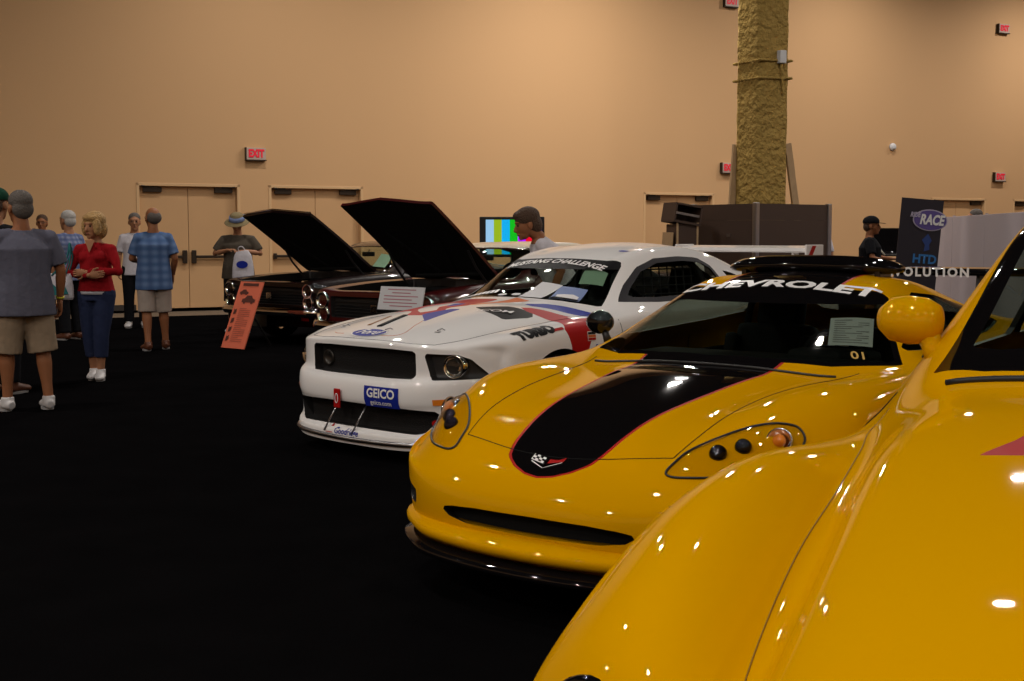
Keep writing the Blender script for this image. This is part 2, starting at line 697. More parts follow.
def wheel(parent, x, y, r, w=0.24, rim_mat='alu', spokes=5, hub_r=None, side=1, disc=True):
    hub_r = hub_r or r * 0.72
    mt = Matrix.Translation((x, y, r)) @ Matrix.Rotation(-side * math.pi / 2, 4, 'X')
    bm = new()
    h = w / 2
    lathe(bm, [(hub_r, -h * 0.9), (r * 0.90, -h), (r * 0.975, -h * 0.82), (r, -h * 0.5), (r, h * 0.5), (r * 0.975, h * 0.82), (r * 0.90, h), (hub_r, h * 0.9), (hub_r * 0.98, h * 0.4), (hub_r * .98, -h * .5)], 40, mt, closed=True)
    tyre = obj('wheel', fix_normals(bm), M['black_matte'], parent, True)
    bm = new()
    lathe(bm, [(hub_r * 0.99, h * 0.88), (hub_r * 0.93, h * 0.9), (hub_r * 0.90, h * 0.5), (hub_r * 0.9, -h * 0.6), (hub_r * 0.99, -h * 0.85)], 40, mt)
    for k in range(spokes):
        a = 2 * math.pi * k / spokes
        for da in (-0.12, 0.12):
            p0 = mt @ Vector((hub_r * 0.18 * math.cos(a), hub_r * 0.18 * math.sin(a), h * 0.66))
            p1 = mt @ Vector((hub_r * 0.93 * math.cos(a + da), hub_r * 0.93 * math.sin(a + da), h * 0.8))
            tube(bm, [p0, p0.lerp(p1, .5), p1], [0.028, 0.02, 0.022], 8)
    lathe(bm, [(0, h * 0.85), (hub_r * .2, h * .82), (hub_r * 0.26, h * 0.6), (hub_r * .26, h * .3), (0, h * .3)], 20, mt)
    obj('rim', fix_normals(bm), M[rim_mat], tyre, True)
    if disc:
        bm = new()
        lathe(bm, [(0, 0.01), (hub_r * 0.82, 0.01), (hub_r * 0.82, -0.02), (0, -0.02)], 30, mt)
        obj('brake_disc', fix_normals(bm), M['engine'], tyre)
    return tyre

def bucket_seat(parent, x, y, z, m='interior', name='seat', h=0.62):
    bm = new()
    box(bm, (x + 0.02, y, z + 0.08), (0.50, 0.48, 0.16), bevel=0.05)
    box(bm, (x - 0.28, y, z + 0.12 + h / 2), (0.14, 0.46, h), rot=(0, R(-16), 0), bevel=0.05)
    box(bm, (x - 0.39, y, z + 0.18 + h), (0.10, 0.27, 0.2), rot=(0, R(-14), 0), bevel=0.045)
    for s in (-1, 1):
        box(bm, (x - 0.22, y + s * 0.22, z + 0.40), (0.16, 0.07, 0.42), rot=(0, R(-16), 0), bevel=0.03)
    return obj(name, bm, M[m], parent, True)

def steering_wheel(parent, x, y, z, tilt=-65, r=0.18):
    mt = xf((x, y, z), (0, R(tilt), 0))
    bm = new()
    tube(bm, [mt @ Vector((r * math.cos(a), r * math.sin(a), 0)) for a in [2 * math.pi * k / 28 for k in range(28)]], 0.015, 8, closed=True)
    for a in (0.0, 2.1, 4.2):
        tube(bm, [mt @ Vector((0, 0, 0)), mt @ Vector((r * math.cos(a), r * math.sin(a), 0))], 0.014, 6)
    lathe(bm, [(0, .02), (.05, .015), (.06, 0), (.05, -.02), (0, -.02)], 16, mt)
    tube(bm, [mt @ Vector((0, 0, 0)), mt @ Vector((0, 0, -0.3))], 0.02, 8)
    return obj('steering_wheel', bm, M['interior'], parent, True)

def tub(parent, x0, x1, yw, z0, zc, dash_x, dash_z, dw=1.92):
    """floor pan, bulkheads, dashboard of a car"""
    bm = new()
    box(bm, ((x0 + x1) / 2, 0, z0), (x0 - x1, yw * 2, 0.04))
    box(bm, (x0, 0, (z0 + zc) / 2), (0.04, yw * 2, zc - z0))
    box(bm, (x1, 0, (z0 + zc) / 2), (0.04, yw * 2, zc - z0))
    for s in (-1, 1):
        box(bm, ((x0 + x1) / 2, s * yw, (z0 + zc) / 2), (x0 - x1, 0.04, zc - z0))
    box(bm, ((x0 + x1) / 2, 0, z0 + 0.12), (x0 - x1, 0.22, 0.22), bevel=0.03)
    obj('cabin_tub', bm, M['interior'], parent)
    bm = new()
    box(bm, (dash_x, 0, dash_z - 0.10), (0.38, yw * dw, 0.2), bevel=0.05)
    box(bm, (dash_x - .12, 0.36, dash_z - 0.01), (0.2, 0.4, 0.09), bevel=0.04)
    return obj('dashboard', bm, M['interior'], parent, True)

def belt_simple(levels, nose_bulge):
    """levels: list of (z for front, z for side, z rear, out front dx, out side dy, rear dx)"""
    fns = []
    for zf, zs, zr, dxf, dys, dxr in levels:
        def fn(p, k, i, zf=zf, zs=zs, zr=zr, dxf=dxf, dys=dys, dxr=dxr):
            if k == 'f':
                t = min(1, abs(p.y) / max(0.01, nose_bulge))
                t = t ** 4
                return Vector((p.x + dxf * (1 - 0.5 * t), p.y + dys * t, zf * (1 - t) + zs * t))
            if k == 'r':
                t = min(1, abs(p.y) / max(0.01, nose_bulge)) ** 4
                return Vector((p.x - dxr, p.y + dys * t, zr * (1 - t) + zs * t))
            return Vector((p.x, p.y + dys, zs))
        fns.append(fn)
    return fns
CARS = {}
# ------------------------------------------------------------------ yellow sports coupe with the black hood stripe
VX, VY, VH = 0.573, 5.363, -127.0
def build_vette():
    cap = [
     [(.83,0,.50),(.82,.25,.50),(.775,.48,.505),(.69,.66,.51),(.57,.80,.52),(.42,.875,.54)],
     [(.77,0,.565),(.76,.25,.565),(.715,.46,.575),(.62,.63,.60),(.50,.76,.61),(.33,.89,.60)],
     [(.61,0,.655),(.60,.25,.655),(.56,.45,.665),(.48,.62,.69),(.37,.755,.70),(.20,.905,.65)],
     [(.36,0,.745),(.36,.25,.74),(.34,.45,.735),(.28,.62,.775),(.20,.765,.775),(.08,.92,.70)],
     [(.02,0,.805),(.02,.25,.80),(.02,.46,.78),(.00,.63,.83),(-.02,.79,.825),(-.05,.925,.74)],
     [(-.25,0,.845),(-.26,.27,.84),(-.30,.50,.815),(-.35,.68,.845),(-.36,.82,.84),(-.34,.92,.76)],
     [(-.45,0,.875),(-.49,.27,.87),(-.58,.53,.86),(-.77,.785,.862),(-.78,.855,.845),(-.72,.925,.77)],
     [(-.80,0,1.045),(-.83,.27,1.04),(-.90,.50,1.02),(-1.02,.66,1.00),(-.99,.84,.88),(-.95,.915,.78)],
     [(-1.15,0,1.19),(-1.17,.25,1.18),(-1.2,.43,1.165),(-1.26,.545,1.14),(-1.22,.83,.90),(-1.2,.915,.79)],
     [(-1.50,0,1.25),(-1.5,.25,1.24),(-1.5,.42,1.215),(-1.52,.51,1.18),(-1.5,.82,.915),(-1.5,.915,.80)],
     [(-1.85,0,1.24),(-1.85,.25,1.225),(-1.85,.41,1.195),(-1.87,.51,1.15),(-1.9,.82,.93),(-1.95,.92,.82)],
     [(-2.25,0,1.175),(-2.25,.25,1.16),(-2.25,.42,1.13),(-2.3,.53,1.07),(-2.35,.79,.96),(-2.35,.94,.83)],
     [(-2.7,0,1.06),(-2.7,.25,1.05),(-2.7,.44,1.02),(-2.72,.57,.985),(-2.7,.78,.955),(-2.7,.955,.84)],
     [(-3.1,0,.96),(-3.1,.25,.955),(-3.1,.45,.95),(-3.08,.6,.945),(-3.05,.78,.93),(-3.0,.935,.83)],
     [(-3.47,0,.92),(-3.46,.25,.92),(-3.43,.45,.915),(-3.40,.62,.905),(-3.34,.78,.88),(-3.27,.89,.80)],
    ]
    levels = [(.42,.56,.70, .035,.012,.02), (.30,.38,.48,.02,.010,.05), (.19,.17,.22,-.02,-.02,.0)]
    bm = shell(cap, belt_simple(levels, .875))
    bvh = tree(bm)
    root = place_car('sports_car', 'yellow sports coupe with a red-edged black hood stripe, beside the white race coupe', VX, VY, VH)
    Y = M['yellow']
    inner = new()
    # wheel arches
    for (wx, wr) in ((0, .365), (-2.69, .375)):
        for s in (-1, 1):
            f = lambda c, wx=wx, wr=wr, s=s: max(math.hypot(c.x - wx, c.z - .335) - wr, .45 - s * c.y)
            g = take(bm, f)
            rim(inner, g, (0, -s * .12, 0))
            g.free()
    # glass
    wsp = [(-.47,0),(-.51,.27),(-.60,.53),(-.79,.78),(-1.03,.64),(-1.25,.53),(-1.21,.43),(-1.165,.22),(-1.15,0)]
    wsp = wsp + [(x, -y) for x, y in wsp[::-1] if y > 0]
    fws = sdf(wsp)
    glass = take(bm, lambda c: max(fws(c.x, c.y), .8 - c.z))
    band = take(glass, lambda c: 1.112 - c.z)
    edge = take(glass, lambda c: -(fws(c.x, c.y) + .03))
    obj('windshield_border', edge, M['black_gloss'], root, True)
    for s, nm in ((1, 'l'), (-1, 'r')):
        swp = [(-.90,.925),(-1.04,.99),(-1.26,1.105),(-1.52,1.155),(-1.85,1.13),(-2.12,1.07),(-2.28,.99),(-1.9,.955),(-1.2,.925)]
        fs = sdf(swp)
        g = take(bm, lambda c: max(fs(c.x, c.z), .44 - s * c.y))
        rim(inner, g, (0, -s * .02, 0))
        obj('side_window', g, M['glass_dark'], root, True)
    rwp = [(-2.12,0),(-2.12,.36),(-2.25,.43),(-2.80,.46),(-2.92,.42),(-2.95,0)]
    rwp = rwp + [(x, -y) for x, y in rwp[::-1] if y > 0]
    frw = sdf(rwp)
    g = take(bm, lambda c: max(frw(c.x, c.y), .9 - c.z))
    obj('rear_window', g, M['glass'], root, True)
    # lower front intake and the brake ducts beside it
    inp = [(-.45,.380),(-.38,.393),(-.25,.402),(0,.405),(.25,.402),(.38,.393),(.45,.380),(.40,.350),(.3,.335),(0,.328),(-.3,.335),(-.40,.350)]
    fin = sdf(inp)
    g = take(bm, lambda c: max(fin(c.y, c.z), .3 - c.x))
    rim(inner, g, (-.05, 0, -.02), .97)
    back = shifted(g, (-.05, 0, -.02), .97)
    obj('intake_mesh', back, M['black_matte'], root)
    g.free()
    for s in (1, -1):
        dp = [(.655,.405),(.74,.42),(.81,.435),(.81,.36),(.74,.345),(.67,.345)]
        fd = sdf(dp)
        g = take(bm, lambda c: max(fd(s * c.y, c.z), .2 - c.x))
        rim(inner, g, (-.05, -s * .03, 0), .95)
        obj('brake_duct', shifted(g, (-.05, -s * .03, 0), .95), M['black_matte'], root)
        g.free()
    # black stripe with a red border, one shape over nose, hood and roof
    def tt(c):
        return c.x + 1.2 * max(0, .62 - c.z)
    def stripe(w):
        half = [(.89 + w, 0), (.875 + w, .06), (.83 + w * .8, .12 + w * .6), (.76 + w * .2, .175 + w), (.64, .205 + w), (.5, .225 + w), (.2, .265 + w), (-.2, .31 + w), (-.6, .34 + w), (-1.2, .30 + w), (-3.7, .27 + w)]
        poly = half + [(x, -y) for x, y in half[::-1] if y > 0]
        return sdf(poly)
    fo, fi = stripe(.013), stripe(0.0)
    up = lambda c: .40 - c.z
    paint(bm, lambda c: max(fo(tt(c), c.y), up(c)), 1)
    paint(bm, lambda c: max(fi(tt(c), c.y), up(c)), 2)
    body = obj('body', bm, [Y, M['red'], M['black_gloss']], root, True)
    obj('windshield', glass, M['glass_dark'], root, True)
    obj('visor_band', band, M['black_gloss'], root, True)
    obj_each('opening_liner', fix_normals(inner), M['black_satin'], root)
    # windshield lettering
    t = text_bm('CHEVROLET', .19, bold=.008, sx=1.0, step=.02, spacing=1.02)
    w = max(v.co.x for v in t.verts) - min(v.co.x for v in t.verts)
    for v in t.verts:
        v.co.x *= 1.03 / w
        v.co.x, v.co.y = v.co.x, v.co.y * 0.70
        v.co.y += .030 * (v.co.x / .5) ** 2
    drape(t, bvh, basis((-1.168, -.015, 2), (0, 1, 0), (-1, 0, 0)), (0, 0, -1), .003)
    obj('windshield_lettering', t, M['white'], root)
    t = text_bm('01', .072, bold=.001, step=.03)
    drape(t, bvh, basis((-.742, .60, 2), (-.50, .86, 0), (-.86, -.50, 0)), (0, 0, -1), .003)
    obj('number_sticker', t, M['gold_vinyl'], root)
    # panel gaps
    gap = new()
    hood = [(.62,-.47,2),(.69,-.2,2),(.71,0,2),(.69,.2,2),(.62,.47,2)]
    drape_line(gap, bvh, smooth_curve(hood), (0, 0, -1), .0022)
    for s in (1, -1):
        drape_line(gap, bvh, smooth_curve([(.62,s*.47,2),(.45,s*.50,2),(.2,s*.52,2),(-.2,s*.56,2),(-.6,s*.66,2)]), (0, 0, -1), .0022)
        drape_line(gap, bvh, [(-.72, s*3, .80), (-.74, s*3, .5), (-.70, s*3, .22)], (0, -s, 0), .0025)
        drape_line(gap, bvh, [(-1.95, s*3, .86), (-2.02, s*3, .6), (-1.95, s*3, .22)], (0, -s, 0), .0025)
    obj_each('panel_gap', gap, M['black_matte'], root)
    # headlamps
    for s in (1, -1):
        outline = [(.692,s*.482),(.64,s*.487),(.56,s*.515),(.447,s*.60),(.35,s*.69),(.295,s*.75),(.272,s*.79),(.295,s*.822),(.38,s*.815),(.50,s*.755),(.62,s*.655),(.685,s*.54)]
        oc = smooth_curve([(x, y, 0) for x, y in outline], 4, True)
        lens = flat_poly([(p.x, p.y) for p in oc], .03)
        drape(lens, bvh, xf((0, 0, 2)), (0, 0, -1), .004)
        lens.normal_update(); lf = sdf([(p.x, p.y) for p in oc])
        for v in lens.verts: v.co += v.normal * min(.030, max(0, -lf(v.co.x, v.co.y)) * .5)
        lo = obj('headlight', lens, M['lens'], root, True)
        b = new()
        drape_line(b, bvh, [(p.x, p.y, 2) for p in oc], (0, 0, -1), .0045, closed=True, off=.004)
        obj('lamp_seal', b, M['black_satin'], lo, True)
        for (px, py, r, mn, nm) in ((.552, s*.612, .034, 'black_gloss', 'projector'), (.486, s*.676, .032, 'black_gloss', 'projector'), (.375, s*.762, .048, 'chrome', 'indicator')):
            hit, n, _, _ = bvh.ray_cast(Vector((px, py, 2)), Vector((0, 0, -1)))
            ax = (n * .6 + Vector((.9, 0, .1))).normalized()
            a_, b_ = frame_from(ax)
            mt = Matrix((a_, b_, ax)).transposed().to_4x4(); mt.translation = hit + n * .003
            bb = new()
            if nm == 'projector':
                lathe(bb, [(0, -r * .9), (r * .7, -r * .7), (r * .98, 0), (r * .9, r * .35), (r * .6, r * .62), (0, r * .72)], 24, mt)
            else:
                lathe(bb, [(r, -.02), (r, .010), (r * .95, .016), (r * .85, .006), (r * .5, -.004), (0, -.006)], 22, mt)
            obj(nm, fix_normals(bb), M[mn], lo, True)
            if nm == 'indicator':
                bb = new()
                lathe(bb, [(r * .5, .004), (r * .45, .022), (0, .028)], 14, mt)
                obj('bulb', fix_normals(bb), M['amber'], lo, True)
    # nose emblem: crossed flags
    e = new()
    for k in range(4):
        for j in range(3):
            if (k + j) % 2 == 0:
                x0, y0 = -.012 - k * .020, .002 + j * .013 + k * .006
                e.faces.new([e.verts.new((x, y, 0)) for x, y in ((x0, y0), (x0 - .02, y0 + .006), (x0 - .02, y0 + .019), (x0, y0 + .013))])
    stick = [[(-.004, -.028), (.004, -.028), (-.08, .012), (-.088, .010)], [(-.012,.0),(-.094,.022),(-.094,.064),(-.090,.064),(-.090,.027),(-.012,.006)]]
    for q in stick: e.faces.new([e.verts.new((x, y, 0)) for x, y in q])
    for q in ([(.0,-.028),(.008,-.026),(.09,.020),(.086,.024)],): e.faces.new([e.verts.new((x, y, 0)) for x, y in q])
    for v in e.verts: v.co *= .78
    mt = basis((.75 + .6, 0, .582 + .8), (0, 1, 0), (-.8, 0, .6))
    drape(e, bvh, mt, (-.6, 0, -.8), .004)
    em = obj('nose_emblem', e, M['white'], root)
    e = new()
    for q in ([(.012,.004),(.09,.026),(.094,.058),(.06,.036),(.012,.034)],): e.faces.new([e.verts.new((x, y, 0)) for x, y in q])
    for v in e.verts: v.co *= .78
    drape(e, bvh, mt, (-.6, 0, -.8), .004)
    obj('emblem_flag', e, M['red'], em)
    # lower bumper lip (yellow) and splitter (black)
    pl = [(.42,-.865),(.58,-.785),(.70,-.655),(.80,-.50),(.865,-.25),(.885,0),(.865,.25),(.80,.50),(.70,.655),(.58,.785),(.42,.865)]
    pc = smooth_curve([(x, y, 0) for x, y in pl], 5)
    def sweep(profile, name, m, drop=0.0):
        b = new(); rings = []
        for i, p in enumerate(pc):
            d = (pc[min(i + 1, len(pc) - 1)] - pc[max(i - 1, 0)]).normalized()
            out = Vector((d.y, -d.x, 0))
            rings.append([b.verts.new(p + out * o + Vector((0, 0, z))) for o, z in profile])
        n = len(profile)
        for A_, B_ in zip(rings[:-1], rings[1:]):
            for k in range(n):
                b.faces.new((A_[k], A_[(k + 1) % n], B_[(k + 1) % n], B_[k]))
        b.faces.new(rings[0]); b.faces.new(rings[-1][::-1])
        return obj(name, fix_normals(b), m, root, True)
    sweep([(-.06,.335),(.012,.302),(.030,.294),(.037,.280),(.034,.262),(.020,.246),(-.05,.236)], 'bumper_lip', Y)
    sweep([(-.10,.232),(.01,.225),(.042,.212),(.052,.198),(.042,.182),(-.10,.175)], 'front_splitter', M['black_gloss'])
    # mirrors
    for s in (1, -1):
        b = new()
        lathe(b, [(0,-.10),(.05,-.095),(.085,-.06),(.10,0),(.085,.06),(.05,.095),(0,.10)], 20, xf((-.96, s*.875, .985), (R(90), 0, 0), (.6, .62, .70)))
        mo = obj('side_mirror', b, M['black_gloss'], root, True)
        b = new(); tube(b, [(-.95, s*.82, .89), (-.955, s*.835, .92), (-.96, s*.85, .95)], [.022,.018,.02], 8)
        obj('mirror_arm', b, M['black_satin'], mo, True)
    # roof spoiler pod
    b = new()
    prof = [(.13,0),(.10,.022),(.02,.035),(-.08,.03),(-.14,.005),(-.10,-.015),(.05,-.018)]
    rings = []
    for k in range(25):
        y = -.455 + .91 * k / 24
        e_ = math.sqrt(max(0, 1 - (abs(y) / .46) ** 4.0))
        z = 1.255 + .015 * (1 - (y / .5) ** 2)
        rings.append([b.verts.new((-1.62 + px * (.25 + .75 * e_), y, z + pz * (.3 + .9 * e_) * 1.4)) for px, pz in prof])
    for A_, B_ in zip(rings[:-1], rings[1:]):
        for k in range(len(prof)):
            b.faces.new((A_[k], A_[(k + 1) % len(prof)], B_[(k + 1) % len(prof)], B_[k]))
    b.faces.new(rings[0]); b.faces.new(rings[-1][::-1])
    rs = obj('roof_spoiler', fix_normals(b), M['black_gloss'], root, True)
    b = new()
    for y in (-.36, 0, .36): box(b, (-1.62, y, 1.25), (.16, .03, .07), bevel=.01)
    obj_each('spoiler_foot', b, M['black_gloss'], rs)
    # rear wing
    b = new()
    prof = [(.13,.0),(.10,.02),(0,.03),(-.12,.035),(-.14,.03),(-.10,.0),(0,-.012),(.1,-.012)]
    rings = [[b.verts.new((-3.36 + px, y, 1.20 + pz)) for px, pz in prof] for y in (-.85,-.4,0,.4,.85)]
    for A_, B_ in zip(rings[:-1], rings[1:]):
        for k in range(len(prof)):
            b.faces.new((A_[k], A_[(k + 1) % len(prof)], B_[(k + 1) % len(prof)], B_[k]))
    b.faces.new(rings[0]); b.faces.new(rings[-1][::-1])
    for s in (1, -1): box(b, (-3.36, s * .855, 1.19), (.30, .012, .12), bevel=.004)
    rw = obj('rear_wing', fix_normals(b), M['black_gloss'], root, True)
    b = new()
    for s in (1, -1):
        prism(b, [(-3.42, .90), (-3.25, .90), (-3.31, 1.195), (-3.41, 1.195)], basis((0, s * .30 + .01, 0), (1, 0, 0), (0, 0, 1)), .02)
    obj_each('wing_upright', fix_normals(b), M['black_satin'], rw)
    t = text_bm('EVOLUTION', .075, bold=.003, step=0, spacing=1.3)
    for v in t.verts: v.co = basis((-3.222, .02, 1.205), (0, 1, 0), (0, 0, 1)) @ v.co
    obj('wing_lettering', t, M['white'], rw)
    # wheels and cabin
    for (wx, wr) in ((0, .33), (-2.69, .345)):
        for s in (1, -1): wheel(root, wx, s * .79, wr, .26, 'alu', 5, side=s)
    tub(root, -.74, -2.4, .74, .22, .80, -.92, .87, 1.62)
    for s in (1, -1): bucket_seat(root, -1.62, s * .36, .28, h=.55)
    steering_wheel(root, -1.12, .36, .82)
    b = new()
    for s in (1, -1): tube(b, smooth_curve([(-2.0, s*.6, .3), (-1.98, s*.56, .9), (-1.95, s*.44, 1.12), (-1.95, 0, 1.16)]), .02, 8)
    tube(b, [(-1.97, -.5, .8), (-1.97, .5, .8)], .02, 8)
    obj('roll_bar', b, M['interior'], root, True)
    # window sheet
    sx0, sx1 = Vector((-.748, .455, 0)), Vector((-.853, .619, 0))
    sy1 = Vector((-.929, .389, 0))
    ex, ey = sx1 - sx0, sy1 - sx0
    def on_sheet(u, v): p_ = sx0 + ex * u + ey * v; return (p_.x, p_.y)
    TOPM = basis((0, 0, 3), (1, 0, 0), (0, 1, 0))
    p = flat_poly([on_sheet(0,0), on_sheet(1,0), on_sheet(1,1), on_sheet(0,1)], .05)
    drape(p, bvh, TOPM, (0, 0, -1), -.012)
    pp = obj('window_sheet', p, M['paper'], root)
    ink = new()
    for k in range(11):
        v0 = .88 - k * .078; u1 = .5 if k in (0, 4) else (.9 if k % 3 else .75)
        ink.faces.new([ink.verts.new((*on_sheet(a_, c_), 0)) for a_, c_ in ((.1, v0), (u1, v0), (u1, v0 + .022), (.1, v0 + .022))])
    drape(ink, bvh, TOPM, (0, 0, -1), -.010)
    obj('print', ink, M['grey_ink'], pp)
    # wiper cowl
    b = new()
    pts = smooth_curve([(-.50,-.60,2),(-.44,-.3,2),(-.41,0,2),(-.44,.3,2),(-.50,.60,2)])
    drape_line(b, bvh, pts, (0,0,-1), .006, off=.004)
    obj('wiper', b, M['black_satin'], root, True)
    return root, bvh
CARS['vette'] = build_vette()
# ------------------------------------------------------------------ white race coupe with the flag graphics
MX, MY, MH = -0.369, 9.035, -133.3
def build_mustang():
    cap = [
     [(.895,0,.725),(.89,.25,.725),(.875,.48,.72),(.825,.64,.715),(.725,.765,.705),(.56,.85,.69)],
     [(.865,0,.765),(.86,.25,.765),(.835,.48,.755),(.79,.65,.745),(.68,.78,.735),(.49,.875,.715)],
     [(.60,0,.825),(.6,.25,.825),(.58,.49,.81),(.55,.68,.79),(.50,.84,.785),(.40,.93,.745)],
     [(.2,0,.895),(.2,.25,.895),(.2,.5,.875),(.2,.7,.835),(.18,.865,.83),(.12,.945,.775)],
     [(-.2,0,.95),(-.2,.25,.95),(-.2,.5,.925),(-.2,.7,.87),(-.2,.865,.86),(-.2,.945,.80)],
     [(-.53,0,.975),(-.55,.25,.97),(-.59,.5,.955),(-.66,.72,.925),(-.66,.865,.89),(-.66,.94,.82)],
     [(-.78,0,1.10),(-.80,.25,1.095),(-.85,.48,1.08),(-.91,.64,1.05),(-.9,.85,.925),(-.9,.935,.85)],
     [(-1.06,0,1.262),(-1.07,.25,1.257),(-1.10,.43,1.245),(-1.15,.565,1.215),(-1.17,.845,.945),(-1.17,.935,.86)],
     [(-1.5,0,1.36),(-1.5,.25,1.352),(-1.5,.44,1.33),(-1.5,.57,1.285),(-1.5,.845,.96),(-1.5,.935,.87)],
     [(-1.95,0,1.375),(-1.95,.25,1.365),(-1.95,.43,1.34),(-1.95,.56,1.29),(-1.95,.845,.975),(-1.95,.935,.88)],
     [(-2.4,0,1.31),(-2.4,.25,1.30),(-2.4,.43,1.27),(-2.42,.57,1.21),(-2.4,.835,1.0),(-2.4,.94,.89)],
     [(-2.8,0,1.17),(-2.8,.25,1.165),(-2.8,.44,1.13),(-2.82,.61,1.08),(-2.8,.835,1.01),(-2.8,.95,.9)],
     [(-3.15,0,1.065),(-3.15,.25,1.06),(-3.15,.46,1.05),(-3.15,.66,1.035),(-3.15,.84,1.01),(-3.1,.945,.9)],
     [(-3.5,0,1.06),(-3.5,.25,1.06),(-3.5,.46,1.05),(-3.5,.66,1.04),(-3.45,.83,1.01),(-3.4,.93,.9)],
     [(-3.82,0,1.05),(-3.82,.25,1.05),(-3.8,.46,1.04),(-3.77,.66,1.03),(-3.72,.80,1.0),(-3.62,.90,.89)],
    ]
    levels = [(.62,.645,.85,.0,.008,.02), (.535,.585,.75,.005,.012,.03), (.500,.53,.65,.062,.012,.03), (.375,.45,.55,.068,.010,.05),
              (.33,.38,.48,.045,.008,.04), (.20,.28,.38,.04,.0,.03), (.17,.22,.30,.085,-.01,.0), (.085,.15,.22,.075,-.03,-.05)]
    bm = shell(cap, belt_simple(levels, .90))
    bvh = tree(bm)
    root = place_car('race_car', 'white race coupe with flag graphics and blue and red swooshes over its hood', MX, MY, MH)
    W = M['white_paint']
    inner = new()
    for (wx, wr) in ((0, .365), (-2.72, .37)):
        for s in (-1, 1):
            g = take(bm, lambda c, wx=wx, wr=wr, s=s: max(math.hypot(c.x - wx, c.z - .335) - wr, .45 - s * c.y))
            rim(inner, g, (0, -s * .12, 0)); g.free()
    def opening(poly, depth, name, m='black_satin', front=.35, scale=.98, extra=None):
        f = sdf(poly)
        g = take(bm, lambda c: max(f(c.y, c.z), front - c.x))
        rim(inner, g, (-depth, 0, 0), scale)
        o = obj(name, shifted(g, (-depth, 0, 0), scale), M[m], root)
        g.free()
        return o
    gp = [(-.49,.71),(-.3,.715),(.3,.715),(.49,.71),(.505,.695),(.505,.56),(.485,.535),(.3,.53),(-.3,.53),(-.485,.535),(-.505,.56),(-.505,.695)]
    opening(gp, .06, 'grille', 'grille_mesh')
    for s in (1, -1):
        hp = [(.575,.70),(.75,.695),(.80,.665),(.862,.56),(.85,.545),(.63,.535),(.605,.56),(.57,.68)]
        if s < 0: hp = mirror_poly(hp)
        ho = opening(hp, .05, 'headlight', 'black_satin')
        b = new()
        mt = basis((.80, s * .765, .62), (s * -.35, 1, 0), (0, 0, 1))
        # lamp axis faces forward
        mt = Matrix.Translation((.738, s * .722, .62)) @ Matrix.Rotation(R(90 ), 4, 'Y') @ Matrix.Rotation(R(-s * 15), 4, 'X')
        lathe(b, [(.076, -.04), (.076, .02), (.070, .028), (.064, .01), (.045, -.01), (.02, -.02), (0, -.02)], 28, mt)
        lo = obj('lamp', fix_normals(b), M['chrome'], ho, True)
        b = new(); lathe(b, [(.066, .012), (.052, .024), (.03, .031), (0, .033)], 24, mt)
        obj('lamp_glass', b, M['lens'], ho, True)
    ip = [(-.70,.315),(-.66,.345),(-.3,.355),(.3,.355),(.66,.345),(.70,.315),(.60,.205),(.55,.195),(-.55,.195),(-.60,.205)]
    opening(ip, .07, 'lower_intake', 'grille_mesh')
    # number lamp in the grille
    b = new(); mt = Matrix.Translation((.83, -.40, .615)) @ Matrix.Rotation(R(90), 4, 'Y')
    lathe(b, [(.05,-.04),(.055,.0),(.05,.012),(.04,.0),(0,-.01)], 20, mt)
    obj('fog_lamp', fix_normals(b), M['engine'], root, True)
    # glass
    wsp = [(-.56,0),(-.575,.27),(-.61,.50),(-.68,.715),(-.92,.615),(-1.145,.54),(-1.10,.43),(-1.07,.22),(-1.06,0)]
    wsp = wsp + [(x, -y) for x, y in wsp[::-1] if y > 0]
    f = sdf(wsp)
    glass = take(bm, lambda c: max(f(c.x, c.y), .8 - c.z))
    band = take(glass, lambda c: 1.185 - c.z)
    obj('windshield', glass, M['glass'], root, True)
    obj('visor_band', band, M['stencil'], root, True)
    for s in (1, -1):
        swp = [(-.83,.965),(-1.0,1.08),(-1.22,1.20),(-1.45,1.262),(-1.75,1.275),(-2.0,1.262),(-2.12,1.20),(-2.12,.99),(-2.0,.975),(-1.2,.955)]
        sw = sdf(swp)
        g = take(bm, lambda c: max(sw(c.x, c.z), .44 - s * c.y))
        # dark surround and the clear pane inside it
        fi = lambda c: sw(c.x, c.z) + .034
        pane = take(g, fi)
        rim(inner, pane, (0, -s * .02, 0))
        obj('window_surround', g, M['surround'], root, True)
        obj('side_window', pane, M['clear_window'], root, True)
        qp = [(-2.24,1.01),(-2.24,1.16),(-2.34,1.145),(-2.58,1.04),(-2.5,1.015)]
        fq = sdf(qp)
        g = take(bm, lambda c: max(fq(c.x, c.z), .44 - s * c.y))
        obj('quarter_window', g, M['glass_dark'], root, True)
    rwp = [(-2.36,0),(-2.36,.36),(-2.46,.43),(-2.95,.47),(-3.06,.42),(-3.08,0)]
    rwp = rwp + [(x, -y) for x, y in rwp[::-1] if y > 0]
    f = sdf(rwp)
    g = take(bm, lambda c: max(f(c.x, c.y), .95 - c.z))
    obj('rear_window', g, M['clear_window'], root, True)
    mustang_graphics(bm, bvh, root)
    obj_each('opening_liner', fix_normals(inner), M['black_satin'], root)
    # gaps
    gap = new()
    drape_line(gap, bvh, smooth_curve([(.80,-.60,2),(.86,-.4,2),(.875,0,2),(.86,.4,2),(.80,.60,2)]), (0,0,-1), .0018)
    obj('hood_gap', gap, M['black_matte'], root)
